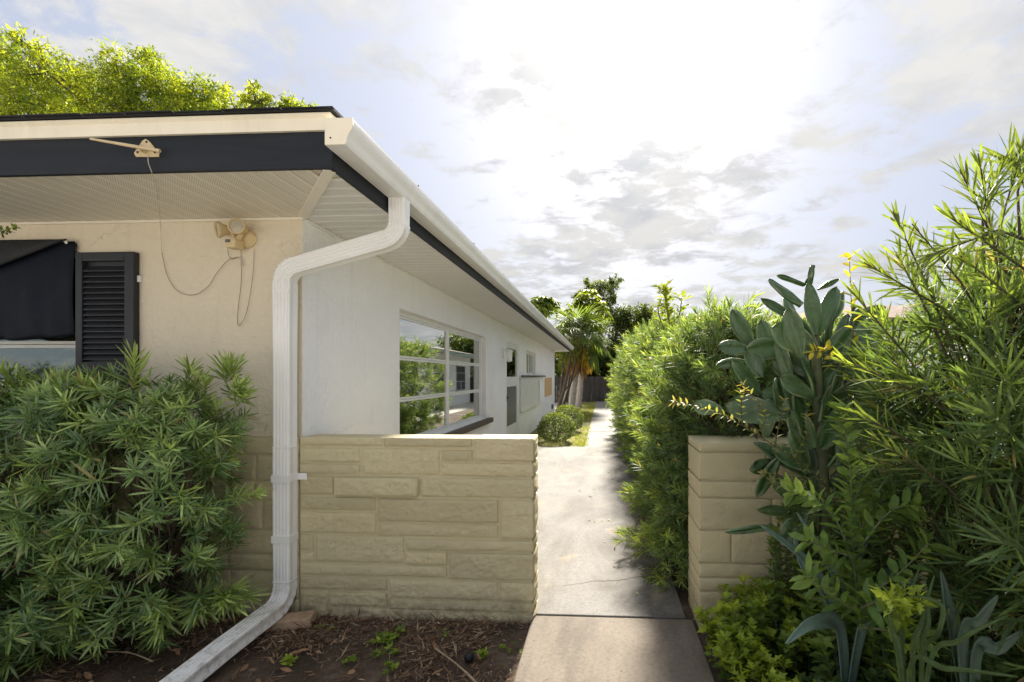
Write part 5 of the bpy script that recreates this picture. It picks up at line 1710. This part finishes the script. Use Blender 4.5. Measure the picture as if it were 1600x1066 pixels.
cl = []
rs = random.Random(8)
for (px, py, rp) in ((-40, 110, 70), (20, 105, 52), (75, 115, 50), (115, 145, 40), (55, 160, 45), (150, 150, 38), (160, 120, 30), (205, 125, 44), (240, 110, 32), (250, 150, 42), (290, 150, 40), (330, 158, 34), (200, 170, 40), (100, 180, 40), (10, 180, 40), (370, 175, 32), (400, 160, 22), (425, 178, 26), (455, 172, 24), (485, 178, 18), (440, 165, 16), (470, 168, 10), (300, 185, 38), (225, 85, 16), (35, 65, 20), (400, 138, 12), (340, 195, 36), (-60, 190, 60), (150, 205, 50), (260, 210, 50), (400, 210, 40)):
    Y = 15.0 + rs.uniform(-1.3, 1.3)
    c = at(px, py, Y)
    s = rp / F_PX * Y
    cl.append((tuple(c), (s * 1.12, s * 1.1, s * .85)))
for k in range(10):
    a = rs.uniform(0, 6.28)
    cl.append(((-14 + 4 * math.cos(a), 15.5 + 2.0 * math.sin(a), rs.uniform(6.2, 8.5)), (1.5, 1.3, 1.0)))
tree('shade_tree', 'large yellow-green feathery tree rising behind the roof', [Vector((-14.5, 15.5, 0)), Vector((-14.3, 15.4, 3.2)), Vector((-14.6, 15.2, 6.0)), Vector((-15, 15, 9.0))], .34, cl, 78000, .17, .052, (.075, .135, .022), (.32, .36, .04), lim=.26)

# ---- trees at the end of the path
tree('evergreen_tree', 'dark dense tree standing behind the far fence', [Vector((.6, 29, 0)), Vector((.7, 29, 2)), Vector((.9, 29, 4.5))], .22,
     [(tuple(at(px, py, 29 + dy)), (r / 711 * 29, 1.2, r / 711 * 29 * .85)) for px, py, r, dy in ((985, 510, 36, 0), (955, 545, 34, -.5), (1010, 530, 36, .5), (960, 585, 36, 0), (925, 575, 36, .6), (990, 570, 38, 0), (1045, 540, 34, 1), (1085, 545, 30, 1), (895, 585, 34, 1), (970, 495, 20, 0), (1010, 492, 18, 0), (935, 610, 30, .8), (965, 615, 30, .8))],
     34000, .22, .09, (.022, .042, .016), (.10, .135, .030))
tree('vine_tree', 'thin tall tree hung with drooping vines above the palm', [Vector((-.3, 31, 0)), Vector((-.2, 31, 3)), Vector((0, 31, 6.6))], .16,
     [(tuple(at(px, py, 31)), (r / 711 * 31, .7, r2 / 711 * 31)) for px, py, r, r2 in ((945, 450, 20, 14), (962, 440, 10, 8), (925, 455, 13, 10), (945, 478, 14, 16), (935, 505, 16, 22), (955, 463, 8, 14), (905, 462, 10, 8), (918, 442, 6, 6))],
     5200, .20, .07, (.030, .055, .022), (.12, .155, .045))
tree('backdrop_tree', 'dark shaded foliage mass left of the palm trunks', [Vector((-3.4, 28.2, 0)), Vector((-3.4, 28.2, 2)), Vector((-3.2, 28.2, 3.5))], .2,
     [((-4.2, 28.2, 2.4), (1.4, .8, 1.2)), ((-2.8, 28.2, 2.2), (1.3, .8, 1.1)), ((-1.4, 28.3, 2.3), (1.2, .8, 1.0)), ((-2.2, 28.3, 3.6), (1.2, .8, .9)), ((-5.4, 28, 3), (1.3, .8, 1.2)), ((-.3, 28.2, 2.6), (1.0, .8, 1.0)), ((2.6, 28.6, 2.5), (1.3, .8, 1.2)), ((4.4, 28.8, 2.4), (1.3, .8, 1.1))],
     12000, .24, .10, (.022, .042, .016), (.075, .11, .025))

# umbrella trees: whorls of drooping leaflets
def umbrella(name, label, trunk, heads, r, col0, col1, L):
    o = empty(name, trunk[0])
    tag(o, label, 'tree')
    mb = MB()
    tp = spline(trunk, 5)
    mb.tube(tp, [.09 * (1 - .6 * i / len(tp)) for i in range(len(tp))], 8)
    lv = Leaves(T_OVAL)
    for h in heads:
        h = Vector(h)
        mb.tube([tp[-1], tp[-1].lerp(h, .6) + Vector((0, 0, -.1)), h], [.04, .03, .02], 6, cap=False)
        for k in range(15):
            a = k * 2.4
            el = R(75 - k * 7)
            d = Vector((math.cos(a) * math.cos(el), math.sin(a) * math.cos(el), math.sin(el)))
            tip = h + d * r * RNG.uniform(.65, 1.05)
            mb.tube([h, tip], [.008, .005], 4, cap=False)
            n = 9
            aa = np.arange(n) * 6.283 / n
            dd = np.stack([np.cos(aa), np.sin(aa), np.full(n, -.55)], 1) + np.array(d) * .5
            f = RNG.rand(n) * .5 + .5 * RNG.rand()
            lv.add(np.array([tip] * n), dd, L * RNG.uniform(.75, 1.1, n), L * .36, lerp(col0, col1, f), roll=.15, bend=-.25)
    lv.build('crown', M['leaf_tree'], o)
    mb.build('trunk', M['bark_grey'], o)


umbrella('umbrella_tree', 'umbrella-leaved tree top showing over the gutter end', [Vector((-3.3, 21.5, 0)), Vector((-3.2, 21.5, 2.2)), at(851, 500, 21.5)], [at(850, 476, 21.5), at(843, 482, 21.2), at(860, 482, 21.8)], .48, (.04, .075, .022), (.20, .27, .045), .42)
umbrella('umbrella_tree', 'fuller umbrella-leaved tree behind the fan palm crown', [Vector((-1.9, 22.5, 0)), Vector((-1.6, 22.5, 2)), at(915, 510, 22.5)], [at(918, 470, 22.5), at(905, 485, 22.3), at(932, 487, 22.6), at(895, 512, 22.4), at(875, 522, 22.2), at(920, 505, 22.1)], .55, (.05, .085, .022), (.24, .30, .045), .45)

# ---- fan palms
def palm(label, base, crown, lean, nf, rad, seed, lv_cols, bare=False):
    o = empty('fan_palm', base)
    tag(o, label, 'palm')
    rs_ = random.Random(seed)
    base, crown = Vector(base), Vector(crown)
    tp = spline([base, base.lerp(crown, .5) + Vector(lean), crown], 8)
    mb = MB()
    rad_t = [.155 - .055 * i / len(tp) + .012 * (i % 2) for i in range(len(tp))]
    mb.tube(tp, rad_t, 12)
    mb.build('trunk', M['bark_grey'], o, smooth=True)
    for k in range(nf):
        u = k / nf
        a = k * 2.399 + rs_.uniform(-.3, .3)
        el = R(70 - 150 * u + rs_.uniform(-8, 8))
        d = Vector((math.cos(a) * math.cos(el), math.sin(a) * math.cos(el), math.sin(el)))
        col = lv_cols[0] if u < .74 else (lv_cols[1] if (u < .86 and math.cos(a) > .1) else lv_cols[2])
        hub = crown + d * rad * rs_.uniform(.38, .55)
        fr_lv = Leaves(T_LANCE_S)
        n = 17
        side = d.cross(Vector((0, 0, 1)))
        side = side.normalized() if side.length > .1 else Vector((1, 0, 0))
        dd = []
        for i in range(n):
            q = (i / (n - 1) - .5) * 2.5
            v = d * math.cos(q) + side * math.sin(q)
            v.z -= .30 + (.5 if u > .62 else 0)
            dd.append(v)
        cN = np.array(col) * RNG.uniform(.75, 1.3, (n, 1))
        fr_lv.add(np.array([hub] * n), np.array(dd), rad * .62 * RNG.uniform(.8, 1.05, n), .060, cN, roll=.1, bend=-.32 if u < .62 else -.5)
        f = fr_lv.build('frond', M['leaf_tree'], o, kind=None)
        st = MB().tube([crown, hub], [.018, .010], 5, cap=False).build('stalk', M['bark_green'], f)
    # hanging dead skirt
    sk = Leaves(T_LANCE_S)
    n = 90
    aa = RNG.uniform(0, 6.28, n)
    p = np.array(crown) + np.stack([np.cos(aa) * .14, np.sin(aa) * .14, RNG.uniform(-.7, .0, n)], 1)
    sk.add(p, np.stack([np.cos(aa) * .28, np.sin(aa) * .28, np.full(n, -1.0)], 1), RNG.uniform(.35, .75, n), .07, np.array([.26, .16, .075]) * RNG.uniform(.6, 1.3, (n, 1)), roll=.4)
    sk.build('dead_skirt', M['leaf_dry'], o)


GR, YE_, BR = (.10, .15, .042), (.42, .28, .04), (.19, .115, .06)
palm('front fan palm with grey trunk and yellowing hanging fronds', (-1.36, 20.0, 0), at(903, 524, 20.0), (.0, 0, 0), 46, 1.75, 3, (GR, YE_, BR))
palm('rear fan palm with paler trunk close behind the first', (-1.12, 21.3, 0), at(910, 532, 21.3), (.03, 0, 0), 30, 1.45, 5, (GR, YE_, BR))
# multi-stem leaning trunk by the house end
lt = empty('leaning_tree', (-2.0, 18.9, 0))
tag(lt, 'leaning multi-stemmed brown trunk right at the house corner', 'tree')
mb = MB()
for bx_, by_, tx_, ty_, Y, r in ((871, 642, 893, 545, 18.9, .085), (876, 640, 900, 560, 19.2, .06), (870, 640, 880, 560, 19.4, .05), (873, 620, 905, 575, 19.0, .04)):
    a, b = at(bx_, by_, Y), at(tx_, ty_, Y)
    a.z = -.05 if by_ > 630 else a.z
    mb.tube(spline([a, a.lerp(b, .5) + Vector((.05, 0, -.06)), b], 5), [r * (1 - .04 * i) for i in range(11)], 8)
mb.build('trunk', M['bark'], lt)
lv = Leaves(T_OVAL)
n = 520
p = np.array(at(888, 548, 19.4)) + RNG.normal(0, 1, (n, 3)) * np.array([.5, .4, .32])
lv.add(p, RNG.normal(size=(n, 3)) + np.array([0, 0, -.6]), .17 * RNG.uniform(.7, 1.2, n), .055, lerp((.05, .085, .02), (.42, .34, .04), RNG.rand(n) ** 2), roll=.6)
lv.build('crown', M['leaf_tree'], lt)

# ---- clipped round bushes against the side wall
for i, (px, py, Y, r, lb) in enumerate(((869, 676, 10.2, .40, 'nearer clipped round bush against the white side wall'), (887, 661, 12.1, .42, 'farther clipped round bush beside the lawn strip'))):
    c = at(px, py, Y)
    c.z = r * .80
    o = empty('round_bush', (c.x, c.y, 0))
    tag(o, lb, 'bush', 'clipped round bushes by the side wall')
    lv = Leaves(T_OVAL)
    n = 5200
    u = unit(RNG.normal(size=(n, 3)))
    lump = 1 + .16 * (fbm(u * 2.4 + i * 9, 3) - .5) * 2
    p = np.array(c) + u * np.array([r, r, r * .85]) * (lump * (1 - .22 * RNG.rand(n) ** 1.5))[:, None]
    ok = p[:, 2] > .02
    p, u = p[ok], u[ok]
    f = np.clip(RNG.beta(1.2, 2.2, len(p)) + .35 * np.clip(u[:, 2], 0, 1) * RNG.rand(len(p)), 0, 1)
    lv.add(p, u + RNG.normal(0, .6, p.shape), .034 * RNG.uniform(.7, 1.2, len(p)), .020, lerp((.035, .065, .022), (.20, .26, .06), f), roll=.6)
    lv.build('foliage', M['leaf'], o)
    mb = MB()
    for k in range(7):
        a = k * .9
        mb.tube([(c.x, c.y, -.02), (c.x + .1 * math.cos(a), c.y + .1 * math.sin(a), .25), (c.x + .3 * r / .4 * math.cos(a), c.y + .3 * r / .4 * math.sin(a), .45)], [.016, .011, .005], 5)
    mb.build('stems', M['bark'], o)

# ================================================================== SMALL THINGS ON THE GROUND
bp = at(462, 990, 2.52)
tag(MB().box(-.105, .105, -.05, .05, 0, .055).build('paver_brick', M['brick'], None, bevel=.006, loc=(-1.80, 2.575, .012)), 'tan paver brick lying under the downspout elbow', 'brick')
bpy.data.objects['paver_brick'].rotation_euler = (R(3), R(-2), R(12))
g = bpy.data.meshes.new('ball')
mb = MB().lathe([(0, -.026), (.012, -.0235), (.021, -.016), (.026, 0), (.021, .016), (.012, .0235), (0, .026)], (0, 0, 0), (0, 0, 1), 16)
bl = at(733, 1032, 2.30)
tag(mb.build('ball', M['ball'], None, smooth=True, loc=(bl.x, bl.y, .030)), 'small black ball lying on the mulch', 'ball')
tag(MB().tube(spline([at(680, 1026, 2.36) - Vector((0, 0, at(680, 1026, 2.36).z - .035)), Vector((at(715, 1050, 2.25).x, 2.24, .03)), Vector((at(745, 1066, 2.18).x, 2.13, .028)), Vector((at(760, 1080, 2.1).x, 2.06, .03))]), [.004] * 12 + [.006] * 13, 6).build('dry_stick', M['stick']), 'long pale dry stick on the mulch near the path', 'stick')
tag(MB().tube(spline([Vector((-2.55, 2.22, .05)), Vector((-2.40, 2.2, .06)), Vector((-2.25, 2.17, .04))]), .0035, 5).build('dry_stick', M['stick']), 'short thin stick below the big needle-leaved shrub', 'stick')

# mulch chips, leaf litter
lv = Leaves(T_RHOMB)
n = 34000
x = RNG.uniform(-3.6, -.43, n)
y = 2.68 - 1.3 * RNG.rand(n) ** 1.15
dens = fbm(np.stack([x * 2.3, y * 2.3, np.zeros(n)], 1), 4)
ok = RNG.rand(n) < np.clip((dens - .36) * 4.5 + .25 * (y > 2.3), .04, 1)
x, y = x[ok], y[ok]
hz_ = (fbm(np.stack([x, y, np.full(len(x), 3.7)], 1) * 2.0, 5, .55) - .5) * 2 * .028 + .006
p = np.stack([x, y, hz_ + RNG.uniform(0, .012, len(x))], 1)
d = np.stack([RNG.normal(size=len(x)), RNG.normal(size=len(x)), RNG.normal(0, .22, len(x))], 1)
pal = np.array([(.20, .125, .08), (.28, .18, .115), (.13, .085, .06), (.38, .27, .175), (.50, .38, .26), (.24, .19, .15)])
col = pal[RNG.choice(6, len(x), p=[.3, .25, .2, .13, .05, .07])] * RNG.uniform(.7, 1.25, (len(x), 1))
lv.add(p, d, RNG.gamma(2.4, .016, len(x)) + .008, RNG.uniform(.002, .010, len(x)), col, roll=.5, bend=RNG.uniform(-.2, .3, len(x)))
o = lv.build('mulch', M['leaf_dry'])
tag(o, 'brown bark mulch and litter over the soil bed', 'mulch')
# bigger dry leaves
lv = Leaves(T_OVAL)
n = 120
x, y = RNG.uniform(-3.0, -.5, n), RNG.uniform(1.6, 2.62, n)
xr, yr = RNG.uniform(.58, 1.5, 90), RNG.uniform(1.5, 2.5, 90)
x, y = np.concatenate([x, xr]), np.concatenate([y, yr])
lv.add(np.stack([x, y, RNG.uniform(.02, .04, len(x))], 1), np.stack([RNG.normal(size=len(x)), RNG.normal(size=len(x)), RNG.normal(0, .25, len(x))], 1), RNG.uniform(.03, .075, len(x)), RNG.uniform(.012, .026, len(x)), np.array([.27, .16, .085]) * RNG.uniform(.5, 1.35, (len(x), 1)), roll=.4, bend=.25)
tag(lv.build('dry_leaves', M['leaf_dry']), 'curled brown fallen leaves on both beds', 'leaves')
# fallen leaves on the path
lv = Leaves(T_RHOMB)
n = 420
x = np.concatenate([RNG.uniform(-.3, .46, 300), RNG.uniform(-.4, .5, 120)])
y = np.concatenate([RNG.uniform(8.6, 13, 300), RNG.uniform(2.9, 8, 120)])
keep_ = RNG.rand(n) < np.clip(.35 + x * 1.2, .1, 1)
x, y = x[keep_], y[keep_]
lv.add(np.stack([x, y, np.full(len(x), .034)], 1), np.stack([RNG.normal(size=len(x)), RNG.normal(size=len(x)), RNG.uniform(0, .15, len(x))], 1), RNG.uniform(.03, .07, len(x)), RNG.uniform(.008, .02, len(x)), np.array([.34, .26, .10]) * RNG.uniform(.4, 1.4, (len(x), 1)), roll=.3)
tag(lv.build('fallen_leaves', M['leaf_dry']), 'small fallen leaves scattered on the concrete path', 'leaves')
# lawn blades
lv = Leaves(T_LANCE_S)
n = 26000
y = 9.4 + 16.4 * RNG.rand(n) ** 1.5
x = RNG.uniform(-1.85, -.30, n)
dens = fbm(np.stack([x * 1.6, y * 1.1, np.zeros(n)], 1), 4)
ok = (RNG.rand(n) < np.clip((dens - .40) * 5 + .22 * (x > -.75), 0.02, 1)) & ~((y < 13) & (x < -.65) & (RNG.rand(n) < .75))
x, y, dens = x[ok], y[ok], dens[ok]
lv.add(np.stack([x, y, np.full(len(x), -.005)], 1), np.stack([RNG.normal(0, .45, len(x)), RNG.normal(0, .45, len(x)), np.ones(len(x))], 1), RNG.uniform(.03, .085, len(x)), .009, lerp((.10, .16, .03), (.34, .34, .07), RNG.rand(len(x))), roll=.6)
tag(lv.build('lawn_grass', M['leaf']), 'patchy short lawn grass beside the far path', 'grass')
# weeds in the near bed
def weed(px, py, r, n, label, L=.035, col=((.09, .15, .03), (.30, .40, .05)), tmpl=T_OVAL):
    rr_ = (CY - py) / F_PX
    Y = -CAM_H / rr_ * 1.0
    c = at(px, py, Y)
    o = empty('weed', (c.x, c.y, 0))
    tag(o, label, 'weed', 'weeds in the mulch bed')
    lv = Leaves(tmpl)
    m_ = max(3, n // 7)
    q = np.array([c.x, c.y, .022]) + np.stack([RNG.normal(0, r, m_), RNG.normal(0, r * .7, m_), RNG.uniform(-.012, .018, m_)], 1)
    for b in q:
        a = np.arange(7) * .9 + RNG.rand()
        dd = np.stack([np.cos(a), np.sin(a), RNG.uniform(.2, .9, 7)], 1)
        lv.add(np.repeat(b[None], 7, 0), dd, L * RNG.uniform(.6, 1.2, 7), L * .42, lerp(*col, RNG.rand(7)), roll=.4)
    lv.build('foliage', M['leaf'], o)
    mb = MB()
    for b in q:
        mb.tube([(b[0], b[1], -.01), tuple(b)], .0015, 4, cap=False)
    mb.build('stems', M['bark_green'], o)['kind'] = 'stuff'


weed(610, 1012, .045, 84, 'largest leafy weed clump in the middle of the mulch', .042)
weed(595, 1035, .04, 50, 'trailing weed just in front of the largest clump', .034)
weed(545, 1052, .02, 28, 'small weed between the downspout and the big clump', .030)
weed(448, 1060, .02, 28, 'bright little weed beside the downspout end', .036, ((.2, .3, .04), (.42, .5, .05)))
weed(752, 1038, .018, 35, 'bright weed right beside the black ball', .034, ((.14, .22, .03), (.36, .45, .05)))
weed(790, 1025, .03, 42, 'low weed close to the path edge', .022)
weed(668, 962, .02, 30, 'weed growing at the foot of the block wall', .026, ((.16, .22, .04), (.34, .42, .07)))
weed(775, 975, .02, 24, 'thin weed at the wall foot near the path', .022)
weed(515, 1003, .03, 30, 'sparse weed in front of the paver brick', .020)
weed(690, 1004, .04, 40, 'faint low weed patch behind the stick', .018)
weed(610, 1064, .03, 40, 'weed at the very bottom of the mulch bed', .030)
weed(100, 1040, .10, 160, 'leafy weed patch in the shade under the needle-leaved shrub', .045, ((.03, .06, .02), (.10, .16, .04)))
weed(40, 1055, .08, 100, 'darker weed patch in the bottom corner below the shrub', .045, ((.03, .06, .02), (.09, .15, .04)))
# sprig of vine poking in above the window
leafy('vine_sprig', 'little vine sprig hanging beside the window top edge', 'vine', [[at(-40, 352, 2.4), at(-10, 362, 2.4), at(24, 355, 2.4)], [at(-30, 362, 2.4), at(0, 366, 2.4), at(14, 362, 2.4)]], T_OVAL, .03, .013, (.08, .14, .03), (.26, .34, .05), 60, 'leaf', stem_r=.0016)
